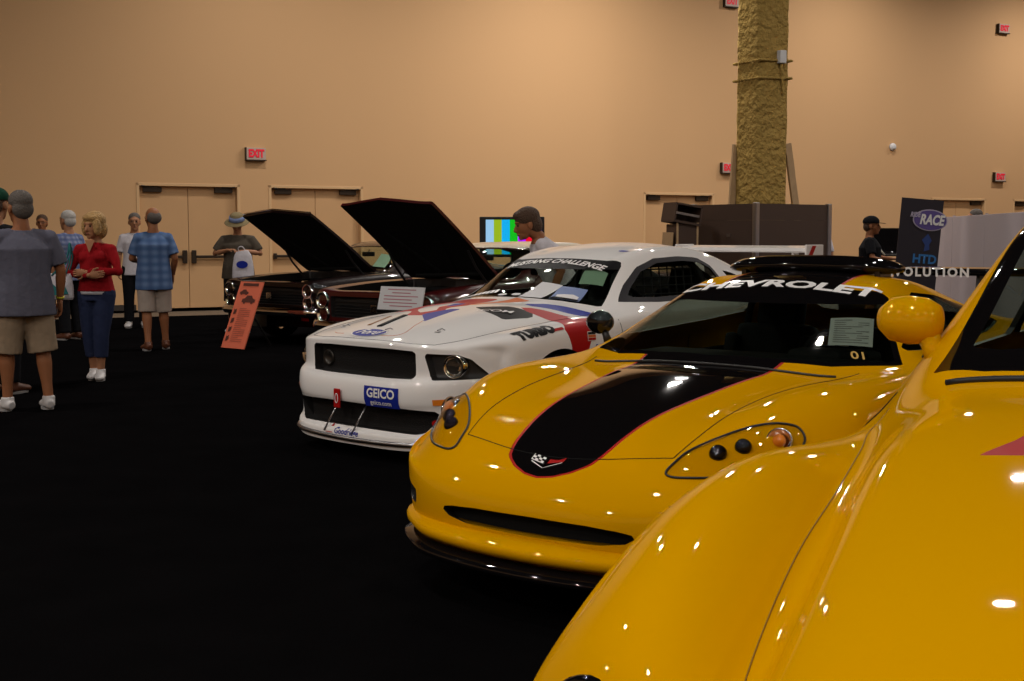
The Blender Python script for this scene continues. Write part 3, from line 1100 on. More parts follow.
    for s in (1, -1):
        gap = new()
        drape_line(gap, bvh, smooth_curve([(.80,s*.60,2),(.6,s*.69,2),(.2,s*.74,2),(-.3,s*.75,2),(-.62,s*.78,2)]), (0,0,-1), .002)
        obj('fender_gap', gap, M['black_matte'], root)
        gap = new()
        drape_line(gap, bvh, [(-.62,s*3,.86),(-.66,s*3,.6),(-.60,s*3,.24)], (0,-s,0), .0025)
        drape_line(gap, bvh, [(-2.10,s*3,.95),(-2.14,s*3,.7),(-2.05,s*3,.45)], (0,-s,0), .0025)
        obj_each('door_gap', gap, M['black_matte'], root)
    # turn lamps
    for s in (1, -1):
        b = flat_poly([(.66,.385),(.78,.39),(.80,.41),(.78,.43),(.66,.42)] if s > 0 else mirror_poly([(.375,.70),(.39,.86)]) and [(-.66,.42),(-.78,.43),(-.80,.41),(-.78,.39),(-.66,.385)], .04)
        drape(b, bvh, basis((2,0,0),(0,1,0),(0,0,1)), (-1,0,0), .006)
        obj('turn_lamp', b, M['amber'], root, True)
    # splitter supports
    for y in (-.20, .08):
        b = new(); tube(b, [(.915, y, .335), (.985, y - .07, .15)], .0055, 8)
        obj('splitter_rod', b, M['alu'], root, True)
    b = new()
    drape_line(b, bvh, [(2, -.85, .155), (2, -.6, .135), (2, -.3, .125), (2, 0, .12), (2, .3, .125), (2, .6, .135), (2, .85, .155)], (-1, 0, 0), .016, off=.004)
    obj('chin_splitter', b, M['alu'], root, True)
    # tow hook with its red tag
    b = new(); box(b, (.985, -.13, .375), (.012, .06, .125), bevel=.012)
    tg = obj('tow_tag', b, M['red'], root)
    b = new(); tube(b, [Vector((.99, -.13 + .014 * math.cos(a), .375 + .03 * math.sin(a))) for a in [k * math.pi / 8 for k in range(16)]], .004, 6, closed=True)
    obj('tow_loop', b, M['paper'], tg, True)
    # rear wing
    b = new()
    prof = [(.12,-.005),(.10,.022),(0,.03),(-.12,.04),(-.13,.03),(-.08,.0),(0,-.015),(.1,-.018)]
    rings = [[b.verts.new((-3.60 + px, y, 1.305 + pz)) for px, pz in prof] for y in (-.67,-.4,0,.4,.67)]
    for A_, B_ in zip(rings[:-1], rings[1:]):
        for k in range(len(prof)): b.faces.new((A_[k], A_[(k+1) % len(prof)], B_[(k+1) % len(prof)], B_[k]))
    b.faces.new(rings[0]); b.faces.new(rings[-1][::-1])
    rw = obj('rear_wing', fix_normals(b), W, root)
    for s in (1, -1):
        b = new(); box(b, (-3.60, s * .68, 1.305), (.28, .02, .10), bevel=.008)
        ep = obj('wing_end_plate', b, W, rw)
        b = new()
        prism(b, [(-3.55,1.265),(-3.49,1.265),(-3.55,1.345),(-3.61,1.345)], basis((0, s*.692, 0), (1,0,0), (0,0,1)), -.003 if s > 0 else .003)
        obj('plate_stripe', fix_normals(b), M['red'], ep)
        b = new(); prism(b, [(-3.66,1.03),(-3.52,1.03),(-3.55,1.30),(-3.63,1.30)], basis((0, s*.5 + .01, 0), (1,0,0), (0,0,1)), .02)
        obj_each('wing_upright', fix_normals(b), W, rw)
    for (wx, wr) in ((0, .33), (-2.72, .335)):
        for s in (1, -1): wheel(root, wx, s * .82, wr, .24, 'alu', 7, side=s)
    # cabin
    tub(root, -.66, -2.7, .78, .25, .86, -.86, .93)
    for s in (1, -1): bucket_seat(root, -1.75, s * .38, .30, h=.60)
    steering_wheel(root, -1.15, .38, .92)
    b = new()
    for s in (1, -1):
        tube(b, smooth_curve([(-2.05,s*.70,.35),(-2.03,s*.66,.95),(-2.0,s*.52,1.22),(-2.0,0,1.25)]), .022, 8)
        tube(b, smooth_curve([(-.85,s*.70,.5),(-.92,s*.62,1.0),(-1.2,s*.50,1.18),(-2.0,s*.5,1.22)]), .022, 8)
        tube(b, [(-1.0, s*.69, .55), (-2.04, s*.68, .72)], .02, 8)
        tube(b, [(-2.0, s*.5, 1.22), (-2.7, s*.55, .9)], .02, 8)
    tube(b, [(-2.02,-.68,.9),(-2.02,.68,.9)], .02, 8)
    tube(b, [(-2.0,-.5,1.22),(-2.04,.66,.6)], .02, 8)
    obj('roll_cage', b, M['interior'], root, True)
    b = new()
    for k in range(7):
        tube(b, [(-1.25 - k*.1, .66 - .0 * k, .98), (-1.35 - k*.1, .56, 1.2)], .006, 5)
    for k in range(4):
        z = 1.0 + .06 * k
        tube(b, [(-1.2, .66 - (z-.98)*.45, z), (-1.95, .66 - (z-.98)*.45, z)], .006, 5)
    obj('window_net', b, M['interior'], root)
    return root, bvh

def sticker(bvh, parent, name, poly, origin, ex, ey, d, m, off=.004, step=.04, z=0):
    b = flat_poly(poly, step)
    drape(b, bvh, basis(origin, ex, ey), d, off)
    return obj(name, b, M[m], parent, True)
def lettering(bvh, parent, name, s, size, origin, ex, ey, d, m, off=.006, bold=.001, shear=0, sx=1, step=.04, spacing=1.0, width=None, hscale=1.0, arc=0.0):
    b = text_bm(s, size, bold, shear, sx, step, spacing)
    if width:
        w = max(v.co.x for v in b.verts) - min(v.co.x for v in b.verts)
        for v in b.verts: v.co.x *= width / w
    for v in b.verts:
        v.co.y = v.co.y * hscale - arc * v.co.x ** 2
    drape(b, bvh, basis(origin, ex, ey), d, off)
    return obj(name, b, M[m], parent)
def ellipse(rx, ry, n=24):
    return [(rx * math.cos(2*math.pi*k/n), ry * math.sin(2*math.pi*k/n)) for k in range(n)]
def rect(w, h): return [(-w/2,-h/2),(w/2,-h/2),(w/2,h/2),(-w/2,h/2)]

M['surround'] = mat('dark_window_surround', (0.02,0.018,0.022), 0.6, spec=0.15)
M['grille_mesh'] = mat('black_grille_mesh', (0.010, 0.009, 0.009), 0.8, spec=0.2, bump=(120, .6, .01))
M['clear_window'] = glass_mat('clear_polycarbonate_window', (0.72, 0.78, 0.72))
FRONT = ((0,1,0),(0,0,1),(-1,0,0)); TOP = ((0,1,0),(-1,0,0),(0,0,-1))
def mustang_graphics(bm, bvh, root):
    W = M['white_paint']
    u = lambda c: c.y + max(0, .84 - c.z)
    def p2(poly, idx, side=False):
        f = sdf(poly)
        if side: paint(bm, lambda c: max(f(c.x, u(c)), -c.y, .3 - c.z), idx)
        else: paint(bm, lambda c: max(f(c.x, c.y), .6 - c.z), idx)
    # waving flag over the hood
    p2([(.16,-.62),(.16,-.30),(.30,-.22),(.26,-.05),(.12,-.02),(.02,-.10),(-.10,-.02),(-.30,-.04),(-.50,-.10),(-.56,-.62),(-.1,-.66)], 1)
    p2([(.12,-.30),(.20,-.18),(.10,-.12),(.0,-.20),(-.2,-.16),(-.2,-.26),(.0,-.34)], 0)
    p2([(.24,-.12),(.42,.10),(.13,.055),(.02,.05),(.04,-.04),(.14,-.08)], 2)
    p2([(-.10,-.04),(-.16,.02),(-.26,.06),(-.50,.22),(-.56,.02),(-.3,-.01)], 4)
    p2([(-.02,-.16),(-.10,-.10),(-.20,-.12),(-.16,-.20)], 2)
    # black panel, blue and red swooshes
    p2([(-.05,.10),(-.18,.32),(-.16,.55),(-.08,.62),(.13,.55),(.06,.33)], 3)
    p2([(-.36,.26),(-.47,.38),(-.52,.58),(-.55,.79),(-.46,.88),(-.41,.72),(-.37,.55),(-.31,.40)], 2, True)
    p2([(-.22,.36),(-.30,.55),(-.34,.72),(-.40,.90),(-.32,1.0),(-.27,1.12),(-.22,1.34),(-.03,1.34),(-.10,1.10),(-.05,.95),(-.13,.80),(-.15,.66),(-.15,.5)], 1, True)
    body = obj('body', bm, [W, M['red'], M['blue'], M['stencil'], M['orange_vinyl']], root, True)
    lettering(bvh, root, 'hood_lettering', '.COM', .07, (.01,.36,3), (-.32,.9,0), (-.9,-.32,0), (0,0,-1), 'white', bold=.001, width=.26, hscale=1.2)
    lettering(bvh, root, 'windshield_lettering', 'MUSTANG CHALLENGE', .115, (-1.005,0,3), *TOP, 'white', bold=.004, shear=.25, width=.96, hscale=.66, arc=.0, off=.004)
    o = sticker(bvh, root, 'oval_badge', ellipse(.155,.085), (.765,-.06,3), *TOP, 'white', off=.003)
    sticker(bvh, o, 'badge_field', ellipse(.147,.077), (.765,-.06,3), *TOP, 'blue', off=.005)
    lettering(bvh, o, 'badge_script', 'Ford', .13, (.765,-.06,3), *TOP, 'white', off=.008, shear=.3, width=.21)
    o = sticker(bvh, root, 'sponsor_plate', rect(.31,.128), (3,.275,.412), *FRONT, 'blue', off=.005)
    lettering(bvh, o, 'sponsor_name', 'GEICO', .078, (3,.275,.432), *FRONT, 'white', bold=.002, width=.25, off=.008)
    lettering(bvh, o, 'sponsor_address', 'geico.com', .037, (3,.275,.376), *FRONT, 'white', bold=.0005, width=.19, off=.008)
    o = lettering(bvh, root, 'chin_lettering', 'Goodridge', .055, (3,-.05,.158), *FRONT, 'blue', bold=.001, shear=.2, width=.24, off=.003)
    sticker(bvh, o, 'triangle_mark', [(-.05,-.025),(.02,-.025),(.0,.035)], (3,-.21,.168), *FRONT, 'red', off=.003)
    sticker(bvh, root, 'round_sticker', ellipse(.022,.022,14), (3,.66,.27), *FRONT, 'red', off=.004)
    # fender marks
    o = tuple(((.20, .885 + 1.2, .80 + 1.2), (-1, -.04, .06), (0, -.7, .7), (0, -.7, -.7)))
    d_ = lettering(bvh, root, 'fender_lettering', 'TURBO', .13, *o, 'stencil', bold=.012, shear=.0, width=.34, off=.004, hscale=.85)
    sticker(bvh, d_, 'red_underline', [(-.05,-.01),(.05,-.01),(.05,.012),(-.05,.012)], (.005, .885+1.2, .785+1.2), *o[1:], 'red', off=.004)
    SIDE = ((-1,0,0),(0,0,1),(0,-1,0))
    for z, cols in ((.845, ('red','white','blue')), (.765, ('stencil','orange_vinyl','red'))):
        fl = sticker(bvh, root, 'flag_sticker', rect(.085,.062), (-.30 + (z-.765)*-.5,3,z), *SIDE, 'white', off=.003)
        for k, cn in enumerate(cols):
            sticker(bvh, fl, 'flag_band', rect(.078,.016), (-.30 + (z-.765)*-.5,3,z + .019 - .019*k), *SIDE, cn, off=.005)
    fo = sticker(bvh, root, 'fender_badge', ellipse(.062,.03), (-.37,3,.69), *SIDE, 'white', off=.003)
    lettering(bvh, fo, 'fender_script', 'Ford', .045, (-.37,3,.69), *SIDE, 'blue', off=.006, shear=.3, width=.09)
    sticker(bvh, root, 'roof_sticker', ellipse(.045,.025), (-1.33,.40,3), *TOP, 'blue', off=.003)
    # hood slots, pins, pinstripe
    def slot(x0, y0, x1, y1, m, w=.022):
        dx, dy = x1-x0, y1-y0; L = math.hypot(dx, dy)
        b = new(); drape_line(b, bvh, [(x0,y0,2),(x1,y1,2)], (0,0,-1), w, off=-w*.62)
        obj('hood_slot', b, M[m], root, True)
    slot(.62,-.13,.30,-.22,'stencil', .032); slot(.60,-.26,.33,-.34,'bronze_slot', .018)
    for x, y in ((.62,-.50),(.70,.03),(.60,.42)):
        hit, n, _, _ = bvh.ray_cast(Vector((x,y,2)), Vector((0,0,-1)))
        b = new()
        lathe(b, [(0,.004),(.022,.003),(.022,0)], 14, Matrix.Translation(hit))
        tube(b, [hit + Vector((0,-.01,.008)), hit + Vector((-.03,.01,.02)), hit + Vector((-.055,.01,.008))], .004, 6)
        obj('hood_pin', b, M['alu'], root, True)
    b = new()
    drape_line(b, bvh, smooth_curve([(.80,.10,2),(.775,.20,2),(.70,.22,2),(.55,.14,2),(.42,.08,2)]), (0,0,-1), .0022)
    drape_line(b, bvh, smooth_curve([(.80,-.28,2),(.79,-.36,2),(.76,-.42,2)]), (0,0,-1), .0022)
    obj_each('pinstripe', b, M['orange_vinyl'], root)
    # things on the glass
    s1 = sticker(bvh, root, 'windshield_sheet', [(-.57,.03),(-.585,.24),(-.77,.29),(-.77,.09)], (0,0,3), (1,0,0), (0,1,0), (0,0,-1), 'paper', off=.003)
    s2 = sticker(bvh, root, 'car_picture', [(-.60,.30),(-.645,.54),(-.80,.50),(-.76,.27)], (0,0,3), (1,0,0), (0,1,0), (0,0,-1), 'sky_print', off=.002)
    sticker(bvh, s2, 'printed_car', [(-.64,.33),(-.665,.51),(-.70,.50),(-.71,.44),(-.69,.37),(-.67,.32)], (0,0,3), (1,0,0), (0,1,0), (0,0,-1), 'white', off=.004)
    sticker(bvh, s2, 'printed_ground', [(-.602,.305),(-.645,.535),(-.665,.53),(-.64,.32),(-.625,.30)], (0,0,3), (1,0,0), (0,1,0), (0,0,-1), 'stencil', off=.004)
    sticker(bvh, root, 'window_sheet', [(-.83,.38),(-.89,.56),(-1.0,.52),(-.985,.32)], (0,0,3), (1,0,0), (0,1,0), (0,0,-1), 'green_paper', off=-.012)
    for k in range(9):
        y = -.66 + k * .045
        sticker(bvh, root, 'glass_sticker', [(-.655 + abs(y)*0,y),(-.655,y+.034),(-.70,y+.030),(-.70,y-.006)], (0,0,3), (1,0,0), (0,1,0), (0,0,-1), 'white', off=.003)
    for y in (-.16,-.02):
        sticker(bvh, root, 'glass_sticker', [(-.605 + .02*math.sin(t), y + .045*math.cos(t)) for t in [2*math.pi*k/12 for k in range(12)]], (0,0,3), (1,0,0), (0,1,0), (0,0,-1), 'paper', off=.004)
M['sky_print'] = mat('blue_print', (0.16, 0.22, 0.42), 0.5)
M['green_paper'] = mat('pale_green_paper', (0.36, 0.50, 0.38), 0.7)
M['bronze_slot'] = mat('brown_slot', (0.22, 0.10, 0.03), 0.5)
CARS['mustang'] = build_mustang()
# ------------------------------------------------------------------ yellow car with bulging fenders, closest to the camera
GX, GY, GH = 1.295, 2.617, -127.0
def build_frontcar():
    cap = [
     [(1.20,0,.52),(1.19,.18,.52),(1.18,.30,.52),(1.16,.38,.52),(1.13,.46,.50),(1.08,.64,.50),(.95,.86,.50)],
     [(1.13,0,.70),(1.13,.18,.69),(1.12,.28,.67),(1.10,.35,.64),(1.06,.43,.58),(1.04,.62,.665),(.93,.87,.58)],
     [(.90,0,.84),(.90,.2,.83),(.89,.30,.81),(.87,.37,.77),(.85,.45,.68),(.84,.65,.80),(.78,.895,.65)],
     [(.50,0,.94),(.50,.22,.93),(.50,.36,.91),(.50,.44,.875),(.50,.52,.78),(.50,.72,.89),(.50,.92,.74)],
     [(.15,0,1.0),(.15,.25,.99),(.15,.42,.975),(.15,.52,.94),(.15,.595,.84),(.15,.77,.93),(.15,.935,.77)],
     [(-.20,0,1.04),(-.20,.27,1.03),(-.20,.45,1.02),(-.20,.575,.975),(-.20,.68,.89),(-.20,.80,.905),(-.20,.935,.76)],
     [(-.45,0,1.075),(-.47,.27,1.07),(-.52,.5,1.06),(-.58,.665,1.03),(-.60,.775,.945),(-.60,.845,.88),(-.60,.935,.77)],
     [(-.68,0,1.28),(-.70,.27,1.275),(-.75,.47,1.26),(-.81,.62,1.23),(-.85,.80,1.03),(-.85,.87,.93),(-.85,.935,.80)],
     [(-.92,0,1.48),(-.93,.25,1.475),(-.97,.43,1.46),(-1.03,.57,1.43),(-1.05,.80,1.04),(-1.05,.88,.94),(-1.05,.935,.80)],
     [(-1.4,0,1.57),(-1.4,.25,1.56),(-1.4,.43,1.54),(-1.4,.57,1.49),(-1.4,.80,1.05),(-1.4,.88,.95),(-1.4,.935,.80)],
     [(-2.0,0,1.57),(-2.0,.25,1.56),(-2.0,.43,1.54),(-2.0,.57,1.48),(-2.0,.80,1.06),(-2.0,.88,.96),(-2.0,.935,.80)],
     [(-2.5,0,1.48),(-2.5,.25,1.47),(-2.5,.43,1.44),(-2.5,.58,1.38),(-2.5,.80,1.07),(-2.5,.88,.97),(-2.5,.935,.80)],
     [(-2.9,0,1.24),(-2.9,.25,1.23),(-2.9,.44,1.20),(-2.9,.60,1.15),(-2.9,.80,1.04),(-2.9,.88,.95),(-2.9,.935,.80)],
     [(-3.3,0,.98),(-3.3,.25,.98),(-3.3,.45,.97),(-3.3,.62,.965),(-3.3,.77,.94),(-3.3,.86,.90),(-3.3,.915,.78)],
     [(-3.62,0,.78),(-3.61,.25,.78),(-3.58,.45,.78),(-3.55,.62,.77),(-3.5,.75,.76),(-3.47,.82,.75),(-3.42,.86,.70)],
    ]
    levels = [(.42,.50,.6,.02,.0,.03), (.30,.36,.45,.03,.0,.05), (.20,.20,.25,-.02,-.02,.0)]
    bm = shell(cap, belt_simple(levels, .86), level=4)
    bvh = tree(bm)
    root = place_car('retro_car', 'yellow car with bulging fenders nearest the camera, cut off by the lower right corner', GX, GY, GH)
    inner = new()
    for (wx, wr) in ((.0, .36), (-2.65, .37)):
        for s in (-1, 1):
            g = take(bm, lambda c, wx=wx, wr=wr, s=s: max(math.hypot(c.x - wx, c.z - .335) - wr, .45 - s * c.y))
            rim(inner, g, (0, -s * .12, 0)); g.free()
    wsp = [(-.475,0),(-.495,.27),(-.54,.50),(-.605,.655),(-.82,.595),(-1.02,.545),(-.965,.43),(-.935,.22),(-.93,0)]
    wsp = wsp + [(x, -y) for x, y in wsp[::-1] if y > 0]
    f = sdf(wsp)
    g = take(bm, lambda c: max(f(c.x, c.y), .95 - c.z))
    edge = take(g, lambda c: -(f(c.x, c.y) + .075))
    obj('windshield', g, M['glass'], root, True)
    obj('windshield_border', edge, M['black_gloss'], root, True)
    for s in (1, -1):
        for swp in ([(-.85,1.09),(-1.08,1.40),(-1.35,1.46),(-1.68,1.47),(-1.70,1.09),(-1.2,1.07)], [(-1.78,1.09),(-1.76,1.47),(-2.1,1.46),(-2.42,1.38),(-2.55,1.25),(-2.6,1.12),(-2.2,1.09)]):
            sw = sdf(swp)
            g = take(bm, lambda c: max(sw(c.x, c.z), .44 - s * c.y))
            rim(inner, g, (0, -s * .02, 0))
            obj('side_window', g, M['glass'], root, True)
    rwp = [(-2.56,0),(-2.56,.36),(-2.62,.42),(-2.98,.45),(-3.04,.40),(-3.05,0)]
    rwp = rwp + [(x, -y) for x, y in rwp[::-1] if y > 0]
    f = sdf(rwp)
    g = take(bm, lambda c: max(f(c.x, c.y), .95 - c.z))
    obj('rear_window', g, M['glass'], root, True)
    # grille mouth
    gp = [(-.30,.60),(.30,.60),(.33,.50),(.28,.40),(-.28,.40),(-.33,.50)]
    f = sdf(gp)
    g = take(bm, lambda c: max(f(c.y, c.z), .6 - c.x))
    rim(inner, g, (-.05,0,0), .97)
    obj('grille', shifted(g, (-.05,0,0), .97), M['grille_mesh'], root); g.free()
    obj_each('opening_liner', fix_normals(inner), M['black_satin'], root)
    FRONTCAR_PAINT(bm, bvh, root)
    # round headlamps
    for s in (1, -1):
        hit, n, _, _ = bvh.ray_cast(Vector((1.035, s*.68, 2)), Vector((0, 0, -1)))
        ax = (n + Vector((1.2, 0, 0))).normalized()
        a_, b_ = frame_from(ax)
        mt = Matrix((a_, b_, ax)).transposed().to_4x4(); mt.translation = hit - ax * .02 - Vector((0,0,.07))
        b = new(); lathe(b, [(.115,-.06),(.118,.02),(.108,.032),(.098,.022)], 30, mt)
        h = obj('headlight', fix_normals(b), M['black_gloss'], root, True)
        b = new(); lathe(b, [(.098,.02),(.07,-.02),(.03,-.04),(0,-.045)], 26, mt); obj('reflector', b, M['chrome'], h, True)
        b = new(); lathe(b, [(.098,.024),(.07,.036),(.03,.043),(0,.045)], 26, mt); obj('lamp_glass', b, M['lens'], h, True)
    # gaps: hood and fender seam, door
    for s in (1, -1):
        gap = new()
        drape_line(gap, bvh, smooth_curve([(.98,s*.42,2),(.85,s*.455,2),(.5,s*.535,2),(.15,s*.605,2),(-.2,s*.69,2),(-.42,s*.755,2),(-.60,s*.77,2)]), (0,0,-1), .0018)
        obj('hood_gap', gap, M['seam_shadow'], root)
        gap = new()
        drape_line(gap, bvh, [(-.72,s*3,.98),(-.74,s*3,.6),(-.72,s*3,.24)], (0,-s,0), .003)
        drape_line(gap, bvh, [(-1.74,s*3,1.0),(-1.78,s*3,.6),(-1.76,s*3,.24)], (0,-s,0), .003)
        obj_each('door_gap', gap, M['black_matte'], root)
    # mirrors
    for s in (1, -1):
        b = new()
        lathe(b, [(0,-.115),(.045,-.108),(.078,-.07),(.088,-.01),(.082,.05),(.06,.09),(.03,.10),(0,.103)], 24, xf((-.80, s*.785, 1.182), (R(90), 0, R(s*6)), (.75, .80, .86 * s)))
        mo = obj('side_mirror', fix_normals(b), M['yellow'], root, True)
        b = new(); tube(b, [(-.78, s*.70, 1.07), (-.79, s*.72, 1.11), (-.80, s*.745, 1.16)], [.035,.03,.035], 10)
        obj('mirror_arm', b, M['yellow'], mo, True)
    for (wx, wr) in ((0, .33), (-2.65, .335)):
        for s in (1, -1): wheel(root, wx, s * .81, wr, .23, 'alu', 5, side=s)
    tub(root, -.70, -2.7, .74, .30, .95, -.86, 1.03, 1.7)
    for s in (1, -1): bucket_seat(root, -1.5, s * .37, .38, h=.62)
    steering_wheel(root, -1.02, .37, 1.06)
    b = new(); drape_line(b, bvh, smooth_curve([(-.50,-.58,2),(-.47,-.3,2),(-.45,0,2),(-.47,.3,2),(-.5,.58,2)]), (0,0,-1), .010, off=.004)
    obj('wiper', b, M['black_satin'], root, True)
    return root, bvh
M['seam_shadow'] = mat('dark_yellow_seam', (0.22, 0.11, 0.0), 0.7)
def FRONTCAR_PAINT(bm, bvh, root):
    for sy in (1, -1):
        f = sdf([(.215,sy*.275),(.20,sy*.12),(.12,sy*.02),(-.44,sy*.02),(-.44,sy*.15),(.10,sy*.235)])
        paint(bm, lambda c: max(f(c.x, c.y), .6 - c.z), 1)
    obj('body', bm, [M['yellow'], M['red']], root, True)
CARS['front'] = build_frontcar()
# ------------------------------------------------------------------ two old coupes with their hoods up
def build_classic(label, x, y, heading, body_paint, roof_paint, hood_angle, hood_len, trim_edge, scale=1.0, plate=True):
    cap = [
     [(.86,0,.80),(.86,.3,.80),(.86,.58,.80),(.87,.76,.80),(.87,.90,.79),(.80,.96,.76)],
     [(.80,0,.835),(.80,.3,.835),(.80,.58,.83),(.80,.76,.85),(.80,.88,.85),(.72,.965,.79)],
     [(.40,0,.87),(.40,.3,.87),(.40,.58,.865),(.40,.74,.885),(.40,.88,.885),(.38,.97,.81)],
     [(-.05,0,.905),(-.05,.3,.905),(-.05,.58,.90),(-.05,.74,.91),(-.05,.88,.91),(-.05,.975,.83)],
     [(-.48,0,.945),(-.50,.3,.945),(-.54,.58,.94),(-.58,.76,.935),(-.58,.88,.925),(-.58,.975,.84)],
     [(-.78,0,1.12),(-.80,.3,1.115),(-.84,.52,1.10),(-.88,.66,1.08),(-.88,.86,.94),(-.88,.975,.85)],
     [(-1.05,0,1.30),(-1.06,.3,1.295),(-1.09,.48,1.285),(-1.13,.60,1.26),(-1.13,.86,.95),(-1.13,.975,.86)],
     [(-1.5,0,1.365),(-1.5,.3,1.36),(-1.5,.47,1.345),(-1.5,.60,1.305),(-1.5,.86,.955),(-1.5,.975,.86)],
     [(-2.1,0,1.355),(-2.1,.3,1.35),(-2.1,.47,1.335),(-2.1,.60,1.29),(-2.1,.86,.965),(-2.1,.975,.87)],
     [(-2.45,0,1.27),(-2.45,.3,1.26),(-2.45,.47,1.24),(-2.48,.61,1.20),(-2.45,.86,.975),(-2.45,.98,.88)],
     [(-2.9,0,1.03),(-2.9,.3,1.03),(-2.9,.5,1.02),(-2.9,.66,1.01),(-2.9,.87,.98),(-2.9,.98,.88)],
     [(-3.5,0,.98),(-3.5,.3,.98),(-3.5,.5,.98),(-3.5,.68,.98),(-3.5,.88,.97),(-3.5,.965,.87)],
     [(-4.02,0,.90),(-4.02,.3,.90),(-4.02,.5,.90),(-4.02,.7,.90),(-4.03,.87,.90),(-3.96,.93,.82)],
    ]
    levels = [(.70,.68,.78,.02,.004,.02), (.50,.52,.6,.0,.0,.03), (.40,.42,.48,.0,-.005,.03), (.24,.25,.3,-.06,-.03,.0)]
    bm = shell(cap, belt_simple(levels, .93))
    bvh = tree(bm)
    root = place_car('vintage_car', label, x, y, heading)
    P = M[body_paint]
    inner = new()
    for (wx, wr) in ((0, .36), (-2.92, .36)):
        for s in (-1, 1):
            wf = lambda c, wx=wx, wr=wr, s=s: max(math.hypot(c.x - wx, c.z - .34) - wr, .45 - s * c.y)
            g = take(bm, wf); rim(inner, g, (0, -s * .12, 0)); g.free()
            b = new()
            arc = [(wx + (wr + .008) * math.cos(a), s*3, .34 + (wr + .008) * math.sin(a)) for a in [R(8 + k * 164 / 20) for k in range(21)]]
            drape_line(b, bvh, arc, (0, -s, 0), .009, off=.002)
            obj('arch_trim', b, M['chrome'], root, True)
    # engine bay
    hw = .70
    hp = [(.80,-hw),(.80,hw),(-.46,hw),(-.50,.3),(-.44,0),(-.50,-.3),(-.46,-hw)]
    f = sdf(hp)
    lid = take(bm, lambda c: max(f(c.x, c.y), .75 - c.z))
    rim(inner, lid, (0, 0, -.10), .99)
    b = new()
    box(b, (.16, 0, .42), (1.28, 1.40, .03))
    for s in (1, -1): box(b, (.16, s*.70, .60), (1.28, .03, .36))
    box(b, (-.48, 0, .62), (.03, 1.40, .42)); box(b, (.80, 0, .60), (.03, 1.40, .34))
    obj('engine_bay', b, M['interior'], root)
    b = new()
    box(b, (.05, 0, .56), (.62, .30, .26), bevel=.03)
    for s in (1, -1):
        box(b, (.05, s*.20, .66), (.60, .14, .10), rot=(R(s*-25),0,0), bevel=.03)
    eng = obj('engine', b, M['engine'], root)
    for s in (1, -1):
        b = new(); box(b, (.05, s*.215, .725), (.56, .13, .05), rot=(R(s*-25),0,0), bevel=.02)
        obj('valve_cover', b, M['chrome'], eng)
    b = new(); lathe(b, [(0,.0),(.17,.0),(.18,.02),(.18,.06),(.16,.08),(.04,.085),(0,.10)], 26, Matrix.Translation((.08,0,.74)))
    obj('air_cleaner', b, M['chrome'], eng, True)
    b = new(); box(b, (.66, 0, .62), (.06, .66, .36), bevel=.01)
    obj('radiator', b, M['black_satin'], root)
    b = new(); box(b, (.55, .50, .66), (.26, .18, .20), bevel=.012); obj('battery', b, M['black_satin'], root)
    # raised hood
    hood = new()
    bmesh.ops.recalc_face_normals(lid, faces=lid.faces[:])
    hx, hz = -.47, .955
    top = []
    for v in lid.verts:
        v.co.z = v.co.z
    stretch = hood_len / 1.27
    ang = R(hood_angle)
    def place(co, dz=0.0):
        px = (co.x - hx) * stretch + (.09 * (1 - abs(co.y) / .7) * max(0, (co.x - hx)) / 1.27)
        pz = (co.z - hz) + dz
        return Vector((hx + px * math.cos(ang) - pz * math.sin(ang) , co.y, hz + .03 + px * math.sin(ang) + pz * math.cos(ang)))
    vmA, vmB = {}, {}
    for v in lid.verts:
        vmA[v] = hood.verts.new(place(v.co)); vmB[v] = hood.verts.new(place(v.co, -.035))
    for fc in lid.faces:
        hood.faces.new([vmA[v] for v in fc.verts])
        hood.faces.new([vmB[v] for v in reversed(fc.verts)]).material_index = 1
    for e in lid.edges:
        if len(e.link_faces) == 1:
            a_, b_ = e.verts
            hood.faces.new((vmA[a_], vmA[b_], vmB[b_], vmB[a_]))
    ho = obj('hood', fix_normals(hood), [P, M['black_matte']], root)
    bvt = BVHTree.FromBMesh(lid)
    # underside braces
    b = new()
    for (x0, y0, x1, y1) in ((.70,-.55,.70,.55),(.62,-.5,-.35,-.12),(.62,.5,-.35,.12),(-.36,-.5,-.36,.5)):
        p0 = place(Vector((x0, y0, .86)), -.02); p1 = place(Vector((x1, y1, .90)), -.02)
        tube(b, [p0, p1], .022, 6)
    obj('hood_brace', b, M['black_matte'], ho)
    if trim_edge:
        b = new()
        tube(b, [place(Vector((.80, yy, .845)), .0) for yy in [-.68 + 1.36 * k / 16 for k in range(17)]], .016, 8)
        obj('hood_trim', b, M['chrome'], ho, True)
    for s in (1, -1):
        b = new()
        p0 = Vector((-.30, s*.64, .86)); p1 = place(Vector((.05, s*.62, .88)), -.03)
        tube(b, [p0, p0.lerp(p1, .5) + Vector((.05,0,.02)), p1], .014, 6)
        obj('hood_hinge', b, M['black_satin'], root)
    # grille
    gp = [(-.69,.765),(.69,.765),(.69,.53),(-.69,.53)]
    fg = sdf(gp)
    g = take(bm, lambda c: max(fg(c.y, c.z), .5 - c.x))
    rim(inner, g, (-.06,0,0), .98)
    gr = obj('grille', shifted(g, (-.06,0,0), .98), M['black_satin'], root)
    b = new()
    for z in (.565,.60,.635,.67,.705): tube(b, [(.83, -.67, z), (.84, 0, z), (.83, .67, z)], .005, 5)
    obj('grille_bars', b, M['engine'], gr)
    b = new(); box(b, (.872, 0, .64), (.02, .10, .09), bevel=.01); obj('grille_badge', b, M['chrome'], gr)
